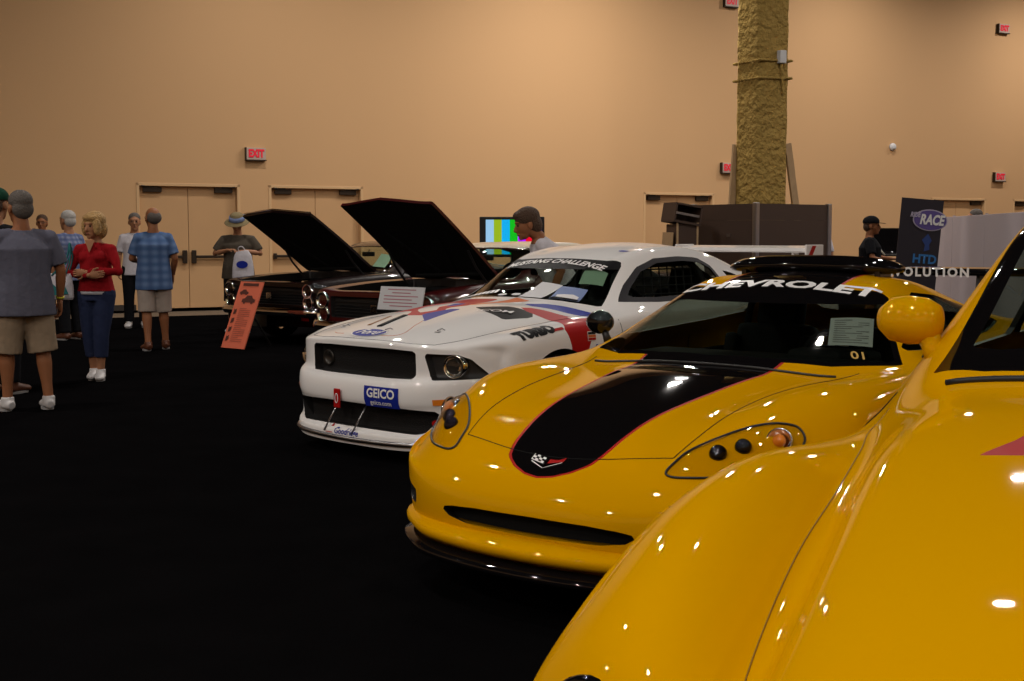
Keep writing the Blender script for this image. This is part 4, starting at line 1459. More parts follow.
    # stacked headlamps
    for s in (1, -1):
        for z in (.715, .565):
            hit, n, _, _ = bvh.ray_cast(Vector((3, s*.80, z)), Vector((-1,0,0)))
            mt = Matrix.Translation(hit) @ Matrix.Rotation(R(90), 4, 'Y')
            b = new(); lathe(b, [(.098,-.05),(.098,.02),(.088,.028),(.074,.012)], 26, mt)
            h = obj('headlight', fix_normals(b), M['chrome'], root, True)
            b = new(); lathe(b, [(.076,.010),(.05,-.018),(0,-.028)], 22, mt); obj('reflector', b, M['chrome'], h, True)
            b = new(); lathe(b, [(.076,.013),(.05,.026),(0,.032)], 22, mt); obj('lamp_glass', b, M['lens'], h, True)
        b = flat_poly([(s*.62,.40),(s*.78,.40),(s*.78,.36),(s*.62,.36)], .05)
        drape(b, bvh, basis((3,0,-.03),(0,1,0),(0,0,1)), (-1,0,0), .005)
        obj('turn_lamp', b, M['red'], root)
    # bumper
    b = new()
    bl = smooth_curve([(.55,-1.0,0),(.80,-.985,0),(.93,-.86,0),(.99,-.45,0),(1.0,0,0),(.99,.45,0),(.93,.86,0),(.80,.985,0),(.55,1.0,0)], 5)
    prof = [(-.03,.05),(.0,.058),(.02,.03),(.028,0),(.02,-.035),(.0,-.055),(-.03,-.05)]
    rings = []
    for i, p in enumerate(bl):
        d = (bl[min(i+1,len(bl)-1)] - bl[max(i-1,0)]).normalized(); out = Vector((d.y,-d.x,0))
        rings.append([b.verts.new(p + out*o + Vector((0,0,.44+z))) for o, z in prof])
    for A_, B_ in zip(rings[:-1], rings[1:]):
        for k in range(len(prof)): b.faces.new((A_[k], A_[(k+1) % len(prof)], B_[(k+1) % len(prof)], B_[k]))
    b.faces.new(rings[0]); b.faces.new(rings[-1][::-1])
    bu = obj('bumper', fix_normals(b), M['chrome'], root, True)
    if plate:
        b = new(); box(b, (1.0, -.06, .315), (.012, .32, .16), bevel=.005)
        obj('licence_plate', b, M['plate'], root)
    # glass
    wsp = [(-.51,0),(-.53,.3),(-.57,.56),(-.62,.72),(-.88,.645),(-1.10,.585),(-1.06,.46),(-1.03,.25),(-1.02,0)]
    wsp = wsp + [(a, -c) for a, c in wsp[::-1] if c > 0]
    f = sdf(wsp)
    g = take(bm, lambda c: max(f(c.x, c.y), .85 - c.z)); obj('windshield', g, M['clear_window'], root, True)
    b = new(); es = smooth_curve([(a, c, 2) for a, c in wsp], 2, True)
    drape_line(b, bvh, es, (0,0,-1), .010, closed=True, off=.002); obj('windshield_trim', b, M['chrome'], root, True)
    for s in (1, -1):
        swp = [(-.84,.985),(-1.10,1.215),(-1.3,1.275),(-1.9,1.275),(-2.2,1.22),(-2.30,1.13),(-2.30,1.0),(-1.5,.975)]
        sw = sdf(swp)
        g = take(bm, lambda c: max(sw(c.x, c.z), .5 - s * c.y)); rim(inner, g, (0,-s*.02,0)); obj('side_window', g, M['clear_window'], root, True)
    rwp = [(-2.42,0),(-2.42,.40),(-2.5,.50),(-2.78,.54),(-2.84,.5),(-2.86,0)]
    rwp = rwp + [(a, -c) for a, c in rwp[::-1] if c > 0]
    f = sdf(rwp)
    g = take(bm, lambda c: max(f(c.x, c.y), .98 - c.z)); obj('rear_window', g, M['clear_window'], root, True)
    roofp = sdf([(-1.02,-.8),(-1.02,.8),(-2.7,.8),(-2.7,-.8)])
    paint(bm, lambda c: max(roofp(c.x, c.y), 1.05 - c.z), 1)
    obj('body', bm, [P, M[roof_paint]], root, True)
    obj_each('opening_liner', fix_normals(inner), M['black_satin'], root)
    b = new(); tube(b, [(-.98,0,1.24),(-.96,0,1.20)], .008, 6); box(b, (-.96,0,1.175), (.03,.24,.065), bevel=.012); obj('rear_view_mirror', b, M['black_satin'], root)
    for s in (1, -1):
        b = new(); lathe(b, [(0,-.03),(.05,-.028),(.062,0),(.055,.012),(0,.014)], 18, xf((-.72, s*1.05, 1.02), (0,R(-90),0)))
        mo = obj('side_mirror', b, M['chrome'], root, True)
        b = new(); tube(b, [(-.72,s*.93,.90),(-.72,s*.98,.97),(-.72,s*1.05,1.01)], .010, 6); obj('mirror_arm', b, M['chrome'], mo, True)
    for (wx, wr) in ((0,.34),(-2.92,.34)):
        for s in (1, -1): wheel(root, wx, s*.82, wr, .21, 'chrome', 8, side=s)
    tub(root, -.60, -2.75, .80, .30, .90, -.78, .92)
    b = new()
    box(b, (-1.55,0,.50), (.5,1.35,.18), bevel=.05); box(b, (-1.80,0,.78), (.16,1.35,.48), rot=(0,R(-12),0), bevel=.05)
    obj('front_bench', b, M['interior'], root, True)
    b = new(); box(b, (-2.4,0,.50), (.5,1.3,.18), bevel=.05); box(b, (-2.63,0,.76), (.14,1.3,.42), rot=(0,R(-14),0), bevel=.05)
    obj('rear_bench', b, M['interior'], root, True)
    steering_wheel(root, -1.08, .38, .93, r=.2)
    if plate:
        sticker(bvh, root, 'windshield_sheet', [(-.68,.36),(-.71,.58),(-.92,.52),(-.90,.32)], (0,0,3), (1,0,0), (0,1,0), (0,0,-1), 'green_paper', off=-.012)
    lid.free()
    return root, bvh
M['plate'] = mat('dark_plate', (0.03, 0.035, 0.03), 0.5)
M['cream_roof'] = mat('cream_roof_paint', (0.62, 0.55, 0.44), 0.4, coat=.8)
CARS['c1'] = build_classic('black vintage coupe with raised hood, beside the orange car poster', -2.68, 18.0, -130, 'dark_paint', 'dark_paint', 36.5, 1.40, True)
CARS['c2'] = build_classic('maroon vintage coupe with raised hood and pale roof, behind the white race coupe', -.93, 14.7, -130, 'maroon', 'cream_roof', 39.5, 1.41, False, plate=False)
# ------------------------------------------------------------------ things in the hall
def ray(px, py):
    d = Vector((px - 512, -(py - 340.5), -FPX))
    return (cam.rotation_euler.to_matrix() @ d).normalized()
def at_depth(px, Y):
    return (px - 512) / FPX * Y * 1.0
def on_wall(px, py):
    d = ray(px, py); o = Vector((0, 0, CAMH))
    t = (WP - o).dot(WN) / d.dot(WN)
    p = o + d * t
    return (p - WP).dot(WD), p.z
def wallthing(name, label, cat, px, py, group=None):
    s, z = on_wall(px, py)
    t = thing(name, label, cat, group=group)
    t.matrix_world = WALL_M @ Matrix.Translation((s, z, 0))
    return t
M['sign_face'] = mat('exit_sign_face', (0.45, 0.36, 0.30), 0.4, emis=(.9, .55, .45), es=0.02)
M['sign_red'] = mat('exit_sign_letters', (0.6, 0.01, 0.03), 0.4, emis=(1.0, 0.02, 0.06), es=0.22)
M['fireproof'] = mat('sprayed_fireproofing', (0.36, 0.24, 0.07), 0.95, spec=0.1, bump=(9, 1.0, .12), var=(4, .25))
M['wood'] = mat('pale_timber', (0.42, 0.28, 0.15), 0.7, var=(6, .2))
M['brown_panel'] = mat('dark_brown_panel', (0.055, 0.030, 0.020), 0.65)
M['grey_panel'] = mat('lavender_grey_panel', (0.36, 0.31, 0.33), 0.85)
EX = [(255, 154, 'red exit sign on the wall above the space between the left double doors'),
      (727, 168, 'red exit sign low on the wall just left of the big pillar'),
      (730, 2, 'red exit sign highest on the wall, cut by the top edge beside the pillar'),
      (998, 177, 'red exit sign above the doors at the far right'),
      (1002, 29, 'red exit sign high on the wall in the upper right corner')]
for px, py, lab in EX:
    t = wallthing('exit_sign', lab, 'exit sign', px, py, 'exit signs on the hall wall')
    b = new(); box(b, (0, 0, .05), (.40, .24, .08), bevel=.008); obj('housing', b, M['sign_face'], t)
    b = new(); box(b, (0, -.128, .045), (.42, .02, .11)); box(b, (-.206, 0, .045), (.016, .25, .10)); obj('frame', b, M['bronze'], t)  # dark mount bars; the shadow line beneath the sign is built in as bronze
    b = text_bm('EXIT', .21, bold=.010, step=0, spacing=1.0, extrude=.004)
    w = max(v.co.x for v in b.verts) - min(v.co.x for v in b.verts)
    for v in b.verts: v.co.x *= .32 / w; v.co.z += .096
    obj('exit_letters', b, M['sign_red'], t)
t = wallthing('alarm_strobe', 'small white round alarm device on the wall right of the pillar', 'alarm', 892, 147)
b = new(); lathe(b, [(0,0),(.10,0),(.10,.04),(.085,.07),(.03,.09),(0,.09)], 22); obj('strobe_body', b, M['paper'], t, True)
b = new(); box(b, (0, -.06, .06), (.08,.05,.05), bevel=.01); obj('strobe_lens', b, M['alu'], t)

# pillar with sprayed coating
PC = Vector((at_depth(756, 22.6), 22.6, 0))
t = thing('pillar', 'tall square pillar coated in rough olive fireproofing', 'pillar', PC, math.atan2(WD.y, WD.x))
b = new()
N_, H_ = 10, 44
pw = .67
def prough(x, y, z):
    return 1 + .03 * math.sin(z * 7.3 + x * 9) + .02 * math.sin(z * 17 + y * 13) + .015 * math.sin(z * 31)
per = []
for k in range(N_): per.append((k / N_ * pw, 0))
for k in range(N_): per.append((pw, k / N_ * pw))
for k in range(N_): per.append((pw - k / N_ * pw, pw))
for k in range(N_): per.append((0, pw - k / N_ * pw))
rr = random.Random(3)
rings = []
for j in range(H_ + 1):
    z = j * CEIL / H_
    ring = []
    for (x, y) in per:
        dx, dy = x - pw/2, y - pw/2
        k = 1 + rr.uniform(-.018, .018)
        L = max(abs(dx), abs(dy)) / (pw/2)
        r_ = (abs(dx) ** 8 + abs(dy) ** 8) ** (1/8) / (pw/2)
        ring.append(b.verts.new((pw/2 + dx * k / r_, pw/2 + dy * k / r_, z)))
    rings.append(ring)
n = len(per)
for A_, B_ in zip(rings[:-1], rings[1:]):
    for k in range(n): b.faces.new((A_[k], A_[(k+1) % n], B_[(k+1) % n], B_[k]))
obj('pillar_coating', fix_normals(b), M['fireproof'], t, True)
for z in (4.15, 4.45):
    b = new(); tube(b, [(-.02,-.02,z),(pw+.02,-.02,z+.02),(pw+.02,pw+.02,z),(-.02,pw+.02,z)], .022, 8, closed=True)
    obj('strap', b, M['fireproof'], t)
b = new(); box(b, (pw*.66, -.05, 4.52), (.14,.10,.22), bevel=.015); obj('junction_box', b, M['paper'], t)
b = new(); tube(b, [(pw*.66,-.04,4.4),(pw*.70,-.04,4.1),(pw*.74,-.04,3.9)], .025, 8); obj('conduit', b, M['fireproof'], t)
for s, px0, px1, py_ in ((0, -.05, .04, pw), (1, pw + .27, pw + .02, .06)):
    b = new()
    p0, p1 = Vector((px0, py_, 1.7)), Vector((px1, py_, 3.05))
    d = (p1 - p0)
    box(b, (p0 + p1) / 2, (.14, .05, d.length), rot=(0, math.atan2(d.x, d.z), 0), bevel=.006)
    obj('timber_brace', b, M['wood'], t)

# panel enclosure round the pillar
C0 = Vector((at_depth(755, 21.9), 21.9, 0))
LD = Vector((-.573, .82, 0)).normalized(); RD = Vector((.82, .573, 0))
t = thing('panel_enclosure', 'dark brown panel enclosure with metal corner posts at the foot of the pillar', 'partition', C0)
def panel(d, L, nm):
    b = new()
    m_ = basis(d * .05, d, (0, 0, 1))
    for z0, z1 in ((.04, .624), (.626, 1.704), (1.706, 1.98)):
        r = bmesh.ops.create_cube(b, size=1, matrix=m_ @ Matrix.Translation((L/2 - .02, (z0+z1)/2, 0)) @ Matrix.Diagonal((L - .08, z1 - z0, .04, 1)))
    return obj(nm, b, M['brown_panel'], t)
panel(LD, 1.52, 'panel'); pr = panel(RD, 1.78, 'panel')
panel_back = new()
for a_, b_ in ((LD*1.52, LD*1.52 + RD*1.78), (RD*1.78, LD*1.52 + RD*1.78)):
    d = (b_ - a_)
    m_ = basis(a_, d, (0,0,1))
    bmesh.ops.create_cube(panel_back, size=1, matrix=m_ @ Matrix.Translation((d.length/2, 1.0, 0)) @ Matrix.Diagonal((d.length, 1.96, .04, 1)))
obj_each('panel_rear', panel_back, M['brown_panel'], t)
for p in (Vector((0,0,0)), LD*1.52, RD*1.78, LD*1.52+RD*1.78):
    b = new(); box(b, p + Vector((0,0,1.0)), (.09,.09,2.0), rot=(0,0,math.atan2(RD.y,RD.x)), bevel=.015); obj('corner_post', b, M['alu'], t)
b = new(); bmesh.ops.create_cube(b, size=1, matrix=basis(LD*.62 + Vector((0,0,1.45)), LD, (0,0,1)) @ Matrix.Diagonal((.09,.05,.06,1))); obj('latch', b, M['alu'], t)

# open road case
RC = Vector((at_depth(681, 22.4), 22.4, 0))
t = thing('road_case', 'dark upright case with its lid tilted open, left of the brown panels', 'case', RC, R(20))
b = new()
box(b, (0, 0, .82), (.38, .42, 1.64), bevel=.015)
obj('case_body', b, M['brown_panel'], t)
for x in (-.19, .19):
    b = new(); box(b, (x, -.215, .83), (.03,.03,1.66), bevel=.005); obj('edge_rail', b, M['wood'], t)
b = new()
for c, s in (((0,0,.0),(.50,.50,.04)), ((-.24,0,.15),(.03,.50,.30)), ((.24,0,.15),(.03,.50,.30)), ((0,.24,.15),(.50,.03,.30)), ((0,0,.30),(.50,.50,.03))):
    box(b, c, s)
for v in b.verts: v.co = Matrix.Rotation(R(9), 3, 'Y') @ v.co + Vector((-.02, 0, 1.66))
ld = obj('case_lid', b, M['brown_panel'], t)
b = new(); box(b, (-.02, -.26, 1.80), (.44,.02,.04), rot=(0,R(9),0)); obj('lid_handle', b, M['alu'], ld)
b = new(); box(b, (-.31, 0, .75), (.04,.34,1.5), rot=(0,R(4),0), bevel=.005); obj('side_board', b, M['wood'], t)

# television with colour bars
TV = Vector((at_depth(512, 22.7), 22.7, 0))
t = thing('television', 'flat television showing vertical colour bars on a floor stand', 'television', TV, R(0))
W_, HH, zc = 1.13, .70, 1.42
b = new(); box(b, (0, 0, zc), (W_, .07, HH), bevel=.01); obj('bezel', b, M['black_satin'], t)
cols = [(.30,.55,.80),(.30,.45,.01),(.0,.42,.85),(.0,.48,.01),(.42,.0,.95),(.75,.0,.02),(.0,.0,.6)]
sm = []
b = new()
for k, c_ in enumerate(cols):
    sm.append(mat('screen_bar', (0,0,0), .3, emis=c_, es=1.0))
    x0 = -W_/2 + .11 + k * (W_ - .16) / 7; x1 = x0 + (W_ - .16) / 7
    f = b.faces.new([b.verts.new(q) for q in ((x0,-.037,zc-HH/2+.05),(x1,-.037,zc-HH/2+.05),(x1,-.037,zc+HH/2-.05),(x0,-.037,zc+HH/2-.05))])
    f.material_index = k
obj('screen', b, sm, t)
b = new(); tube(b, [(0,.05,.04),(0,.05,zc)], .03, 10); obj('stand_pole', b, M['alu'], t)
b = new(); box(b, (0,.05,.02), (.7,.45,.04), bevel=.01); obj('stand_base', b, M['black_satin'], t)

# orange poster board by the first vintage car
PB = Vector((-3.55, 16.45, 0))
M['poster_orange'] = mat('orange_poster', (0.72, 0.16, 0.085), 0.6)
M['poster_ink'] = mat('dark_poster_ink', (0.10, 0.03, 0.02), 0.6)
t = thing('poster_board', 'orange poster board with two pictured cars, leaning in front of the black vintage coupe', 'poster', PB, R(-130 + 90))
m_ = Matrix.Rotation(R(-22), 4, 'X')
pbw, pbh = .46, .90
def pbox(c, s, nm, m, par):
    b = new(); box(b, c, s)
    for v in b.verts: v.co = m_ @ v.co
    return obj(nm, b, m, par)
bd = pbox((0, 0, pbh/2 + .01), (pbw, .015, pbh), 'board', M['poster_orange'], t)
pbox((0, -.012, pbh - .03), (pbw * .66, .006, .035), 'poster_title', M['poster_ink'], bd)
def car_icon(cx, cz, w):
    b = new()
    prof = [(-.5,-.12),(-.5,.05),(-.32,.09),(-.18,.24),(.16,.24),(.30,.09),(.5,.04),(.5,-.12),(.36,-.12),(.32,-.2),(.22,-.2),(.18,-.12),(-.2,-.12),(-.24,-.2),(-.34,-.2),(-.38,-.12)]
    b.faces.new([b.verts.new(m_ @ Vector((cx + x*w, -.012, cz + z*w))) for x, z in prof])
    obj('pictured_car', b, M['poster_ink'], bd)
car_icon(-.09, .76, .17); car_icon(.04, .66, .26)
for k in range(4):
    b = new(); b.faces.new([b.verts.new(m_ @ Vector((-.16 + x*.03, -.012, .50 - k*.12 + z*.04))) for x, z in ((-1,-1),(.4,-.8),(1,-.1),(.7,1),(-.3,.6),(-.9,.9))])
    obj('poster_picture', b, M['poster_ink'], bd)
b = new()
M['poster_faint'] = mat('faint_poster_print', (0.42, 0.10, 0.06), 0.6)
for k in range(18):
    z = .54 - k * .026
    w = .115 if k % 5 else .07
    b.faces.new([b.verts.new(m_ @ Vector(q)) for q in ((-.09,-.012,z),(-.09+w*2,-.012,z),(-.09+w*2,-.012,z+.010),(-.09,-.012,z+.010))])
obj('poster_text', b, M['poster_faint'], bd)
b = new(); tube(b, [m_ @ Vector((0,.02,.6)), (0,.62,.01)], .012, 6); obj('prop_leg', b, M['black_satin'], t)

# white info sign in front of the maroon car
t = thing('info_sign', 'white printed sign standing in front of the maroon vintage coupe', 'sign', (-1.12, 13.12, 0), R(-40))
m_ = Matrix.Translation((0,0,.80)) @ Matrix.Rotation(R(-14), 4, 'X')
b = new(); box(b, (0,0,0), (.62,.012,.24))
for v in b.verts: v.co = m_ @ v.co
sb = obj('sign_board', b, M['paper'], t)
b = new()
M['pink_ink'] = mat('pink_print', (0.42, 0.16, 0.20), 0.7)
for k, (w, x) in enumerate(((.20,0),(.13,0),(.24,-.0),(.20,-.04),(.24,0),(.16,.02))):
    z = .085 - k*.034
    b.faces.new([b.verts.new(m_ @ Vector(q)) for q in ((x-w,-.008,z),(x+w,-.008,z),(x+w,-.008,z+.010),(x-w,-.008,z+.010))])
obj('sign_print', b, M['pink_ink'], sb)
b = new(); tube(b, [(0,.03,.02),(0,.03,.80)], .012, 8); obj('stand_pole', b, M['black_satin'], t)
b = new(); lathe(b, [(0,0),(.16,0),(.16,.015),(.02,.03),(0,.03)], 20, Matrix.Translation((0,.03,0))); obj('stand_base', b, M['black_satin'], t)

# race banner
BN = Vector((at_depth(917, 18.2), 18.2, 0))
M['banner_black'] = mat('dark_banner', (0.016, 0.013, 0.022), 0.5)
M['banner_navy'] = mat('navy_print', (0.02, 0.05, 0.20), 0.5)
M['banner_purple'] = mat('purple_print', (0.10, 0.07, 0.26), 0.5)
M['banner_silver'] = mat('silver_print', (0.42, 0.38, 0.50), 0.5)
M['banner_blue'] = mat('bright_blue_print', (0.03, 0.16, 0.42), 0.5)
t = thing('banner_stand', 'tall black banner with a purple oval RACE emblem beside the grey partition', 'banner', BN, R(4))
m_ = Matrix.Rotation(R(4.5), 4, 'Y')
def bn(poly, y, m, nm, par):
    b = new(); b.faces.new([b.verts.new(m_ @ Vector((x, y, z))) for x, z in poly]); return obj(nm, b, m, par)
b = new(); box(b, (-.02,0,1.0), (.60,.012,1.90), rot=(0,R(4.5),0)); sheet = obj('banner_sheet', b, M['banner_black'], t)
b = new()
for k in range(40):
    pass
ov = [(.03 + .25*math.cos(a), 1.66 + .15*math.sin(a)) for a in [2*math.pi*k/30 for k in range(30)]]
bn(ov, -.012, M['banner_silver'], 'oval_ring', sheet)
bn([(.03 + (x-.03)*.93, 1.66 + (z-1.66)*.90) for x, z in ov], -.015, M['banner_purple'], 'oval_field', sheet)
def bt(s, size, x, z, m, nm, width, bold=.004, shear=.2):
    b = text_bm(s, size, bold=bold, step=0, shear=shear)
    w = max(v.co.x for v in b.verts) - min(v.co.x for v in b.verts)
    for v in b.verts: v.co = m_ @ Vector((x + v.co.x * width / w, -.019, z + v.co.y))
    return obj(nm, b, m, sheet)
bt('RACE', .19, .05, 1.66, M['white'], 'race_lettering', .36, .008)
bt('RIDE', .09, -.19, 1.72, M['banner_silver'], 'small_lettering', .15)
bt('HTD', .17, .0, 1.11, M['banner_blue'], 'blue_lettering', .34, .006, 0)
bn([(-.06,1.38),(.02,1.47),(.08,1.38),(.05,1.32),(.06,1.25),(-.02,1.22),(-.01,1.31)], -.012, M['banner_navy'], 'blue_swirl', sheet)
b = new(); box(b, (-.06,0,.04), (.66,.22,.08), bevel=.02); obj('banner_base', b, M['alu'], t)
b = new(); tube(b, [(-.05,.06,.05), m_ @ Vector((-.02,.05,1.92))], .012, 8); obj('banner_pole', b, M['alu'], t)

# grey partition
A_ = Vector((at_depth(903, 27.5), 27.5, 0)); B_ = Vector((at_depth(1075, 16.6), 16.6, 0))
d = B_ - A_
t = thing('partition', 'long lavender grey partition wall behind the banner at the right', 'partition', A_, math.atan2(d.y, d.x))
nP = 5; L = d.length / nP
for k in range(nP):
    b = new(); box(b, ((k + .5) * L, 0, .92), (L - .01, .06, 1.72), bevel=.008); obj('partition_panel', b, M['grey_panel'], t)
for k in range(nP + 1):
    b = new(); tube(b, [(k * L, 0, 0), (k * L, 0, 1.80)], .025, 8); obj('partition_post', b, M['grey_panel'], t)

# loose black hood on a stand, watched by the man in the cap
HP = Vector((at_depth(890, 20.2), 20.2, 0))
t = thing('display_hood', 'black car hood propped on a stand between the man in black and the banner', 'car hood', HP, R(12))
b = new()
rows = []
for i in range(9):
    u = i / 8
    row = []
    for j in range(7):
        v_ = j / 6
        x = -.16 + .42 * v_ + .06 * (1 - u)
        z = 1.14 + .42 * u
        y = .0 + .22 * u + .05 * math.sin(math.pi * v_)
        if v_ == 0: x += -.05 * math.sin(math.pi * u)
        row.append((x - .10 * u * (1 - v_), y, z))
    rows.append(row)
fr_ = [[b.verts.new(p) for p in row] for row in rows]; bk = [[b.verts.new((p[0], p[1] + .03, p[2])) for p in row] for row in rows]
for i in range(8):
    for j in range(6):
        b.faces.new((fr_[i][j], fr_[i][j+1], fr_[i+1][j+1], fr_[i+1][j])); b.faces.new((bk[i][j], bk[i+1][j], bk[i+1][j+1], bk[i][j+1]))
for i in range(8):
    b.faces.new((fr_[i][0], fr_[i+1][0], bk[i+1][0], bk[i][0])); b.faces.new((fr_[i][6], bk[i][6], bk[i+1][6], fr_[i+1][6]))
for j in range(6):
    b.faces.new((fr_[0][j], bk[0][j], bk[0][j+1], fr_[0][j+1])); b.faces.new((fr_[8][j], fr_[8][j+1], bk[8][j+1], bk[8][j]))
pn = obj('hood_panel', fix_normals(b), M['black_gloss'], t, True)
b = new(); tube(b, [Vector(rows[i][0]) + Vector((0,-.005,0)) for i in range(9)], .012, 6); obj('pale_edge', b, M['cream_roof'], pn, True)
for x in (-.08, .20):
    b = new(); tube(b, [(x, -.10, .02), (x, .04, 1.18)], .016, 8); obj('leg', b, M['black_satin'], t)
    b = new(); tube(b, [(x, .45, .02), (x, .12, 1.25)], .016, 8); obj('leg', b, M['black_satin'], t)
b = new(); tube(b, [(-.12, .03, 1.14), (.28, .03, 1.14)], .018, 8); obj('rail', b, M['black_satin'], t)
# ------------------------------------------------------------------ people
def skin_mat(nm, c): return mat(nm, c, 0.55, spec=0.3)
M['skin'] = skin_mat('skin', (0.36, 0.165, 0.085))
M['skin_tan'] = skin_mat('tanned_skin', (0.27, 0.105, 0.045))
def cloth(nm, c, var=(14, .12)): return mat(nm, c, 0.9, spec=0.1, bump=(22, .35, .02), var=var)
def plaid(nm, a, b_, c, scale=3.2):
    m = mat(nm, a, 0.9, spec=0.1)
    nt = m.node_tree; bs = nt.nodes['Principled BSDF']
    tc = nt.nodes.new('ShaderNodeTexCoord')
    outs = []
    for ax in ('Z', 'Y'):
        w = nt.nodes.new('ShaderNodeTexWave'); w.bands_direction = ax; w.inputs['Scale'].default_value = scale * (1 if ax == 'Z' else .8)
        nt.links.new(tc.outputs['Object'], w.inputs['Vector'])
        outs.append(w)
    prev = None
    for w, col in zip(outs, (b_, c)):
        mx = nt.nodes.new('ShaderNodeMix'); mx.data_type = 'RGBA'
        ml = nt.nodes.new('ShaderNodeMath'); ml.operation = 'MULTIPLY'; ml.inputs[1].default_value = .6
        nt.links.new(w.outputs['Fac'], ml.inputs[0]); nt.links.new(ml.outputs[0], mx.inputs['Factor'])
        if prev is None: mx.inputs['A'].default_value = (*a, 1)
        else: nt.links.new(prev, mx.inputs['A'])
        mx.inputs['B'].default_value = (*col, 1)
        prev = mx.outputs['Result']
    nt.links.new(prev, bs.inputs['Base Color'])
    return m
M['c_grey'] = cloth('grey_blue_cotton', (0.10, 0.10, 0.135)); M['c_khaki'] = cloth('khaki_cotton', (0.27, 0.20, 0.135))
M['c_red'] = cloth('red_knit', (0.27, 0.008, 0.012)); M['c_denim'] = cloth('dark_denim', (0.022, 0.03, 0.07))
M['c_white'] = cloth('white_cotton', (0.55, 0.52, 0.56)); M['c_black'] = cloth('black_cotton', (0.008, 0.008, 0.010))
M['c_olive'] = cloth('brown_grey_cotton', (0.075, 0.062, 0.048)); M['c_stone'] = cloth('stone_cotton', (0.34, 0.28, 0.24))
M['c_plaid'] = plaid('blue_plaid_cotton', (0.07, 0.13, 0.27), (0.17, 0.25, 0.42), (0.04, 0.075, 0.18))
M['c_plaid2'] = plaid('grey_blue_plaid', (0.10, 0.13, 0.24), (0.30, 0.32, 0.42), (0.06, 0.08, 0.2), 5)
M['hair_grey'] = mat('grey_hair', (0.10, 0.085, 0.075), .8, bump=(90, .6, .02)); M['hair_white'] = mat('white_hair', (0.42, 0.40, 0.38), .8, bump=(90, .6, .02))
M['hair_blond'] = mat('blond_hair', (0.42, 0.25, 0.09), .7, bump=(60, .8, .03), var=(30, .4)); M['hair_brown'] = mat('brown_hair', (0.07, 0.035, 0.018), .7, bump=(80, .8, .03))
M['shoe_white'] = mat('white_leather', (0.55, 0.53, 0.53), .5); M['shoe_brown'] = mat('brown_leather', (0.10, 0.03, 0.012), .5); M['sole'] = mat('grey_sole', (0.28, 0.27, 0.27), .7)
M['eye'] = mat('dark_eye', (0.02, 0.012, 0.01), .2); M['lip'] = mat('lip', (0.24, 0.06, 0.05), .5)
M['cap_green'] = cloth('dark_green_cloth', (0.01, 0.05, 0.03)); M['hat_cloth'] = cloth('olive_hat_cloth', (0.19, 0.15, 0.08)); M['hat_blue'] = cloth('blue_white_band', (0.20, 0.26, 0.46))
M['teal'] = cloth('teal_cloth', (0.03, 0.16, 0.17)); M['yellow_band'] = mat('yellow_wristband', (0.55, 0.5, 0.02), .5)

def ball(bm, c, r, sc=(1, 1, 1), n=12, rot=(0, 0, 0)):
    bmesh.ops.create_uvsphere(bm, u_segments=n, v_segments=max(6, n // 2 + 2), radius=1.0, matrix=xf(c, rot, (r * sc[0], r * sc[1], r * sc[2])))
def loft(bm, pts, rad, side=Vector((0, 1, 0)), n=16):
    """closed tube of elliptical rings; rad = (half width along side, half depth)"""
    pts = [Vector(p) for p in pts]
    rings = []
    for i, p in enumerate(pts):
        d = (pts[min(i + 1, len(pts) - 1)] - pts[max(i - 1, 0)]).normalized()
        a = (side - d * side.dot(d)).normalized()
        b_ = d.cross(a).normalized()
        ra, rb = rad[i] if isinstance(rad[i], (tuple, list)) else (rad[i], rad[i])
        rings.append([bm.verts.new(p + a * ra * math.cos(t) + b_ * rb * math.sin(t)) for t in [2 * math.pi * k / n for k in range(n)]])
    for A, B in zip(rings[:-1], rings[1:]):
        for k in range(n): bm.faces.new((A[k], A[(k + 1) % n], B[(k + 1) % n], B[k]))
    bm.faces.new(rings[0][::-1]); bm.faces.new(rings[-1])
def limb(bm, pts, rad, n=14):
    """round limb with rounded joints; points interpolated smoothly"""
    P = [Vector(p) for p in pts]
    tube(bm, P, list(rad), n)
    for p, r in zip(P, rad): ball(bm, p, r * .995, n=12)
def fuse(bm, voxel, smooth=4):
    """union of overlapping closed pieces into one continuous surface"""
    bmesh.ops.recalc_face_normals(bm, faces=bm.faces[:])
    me = bpy.data.meshes.new('tmp'); bm.to_mesh(me); bm.free()
    o = bpy.data.objects.new('tmp', me); COL.objects.link(o)
    r = o.modifiers.new('r', 'REMESH'); r.mode = 'VOXEL'; r.voxel_size = voxel
    s_ = o.modifiers.new('s', 'SMOOTH'); s_.factor = .5; s_.iterations = smooth
    dg = bpy.context.evaluated_depsgraph_get()
    ev = o.evaluated_get(dg)
    out = bmesh.new(); out.from_mesh(ev.to_mesh())
    ev.to_mesh_clear()
    bpy.data.objects.remove(o); bpy.data.meshes.remove(me)
    return out
def lerp(a, b, t): return Vector(a).lerp(Vector(b), t)

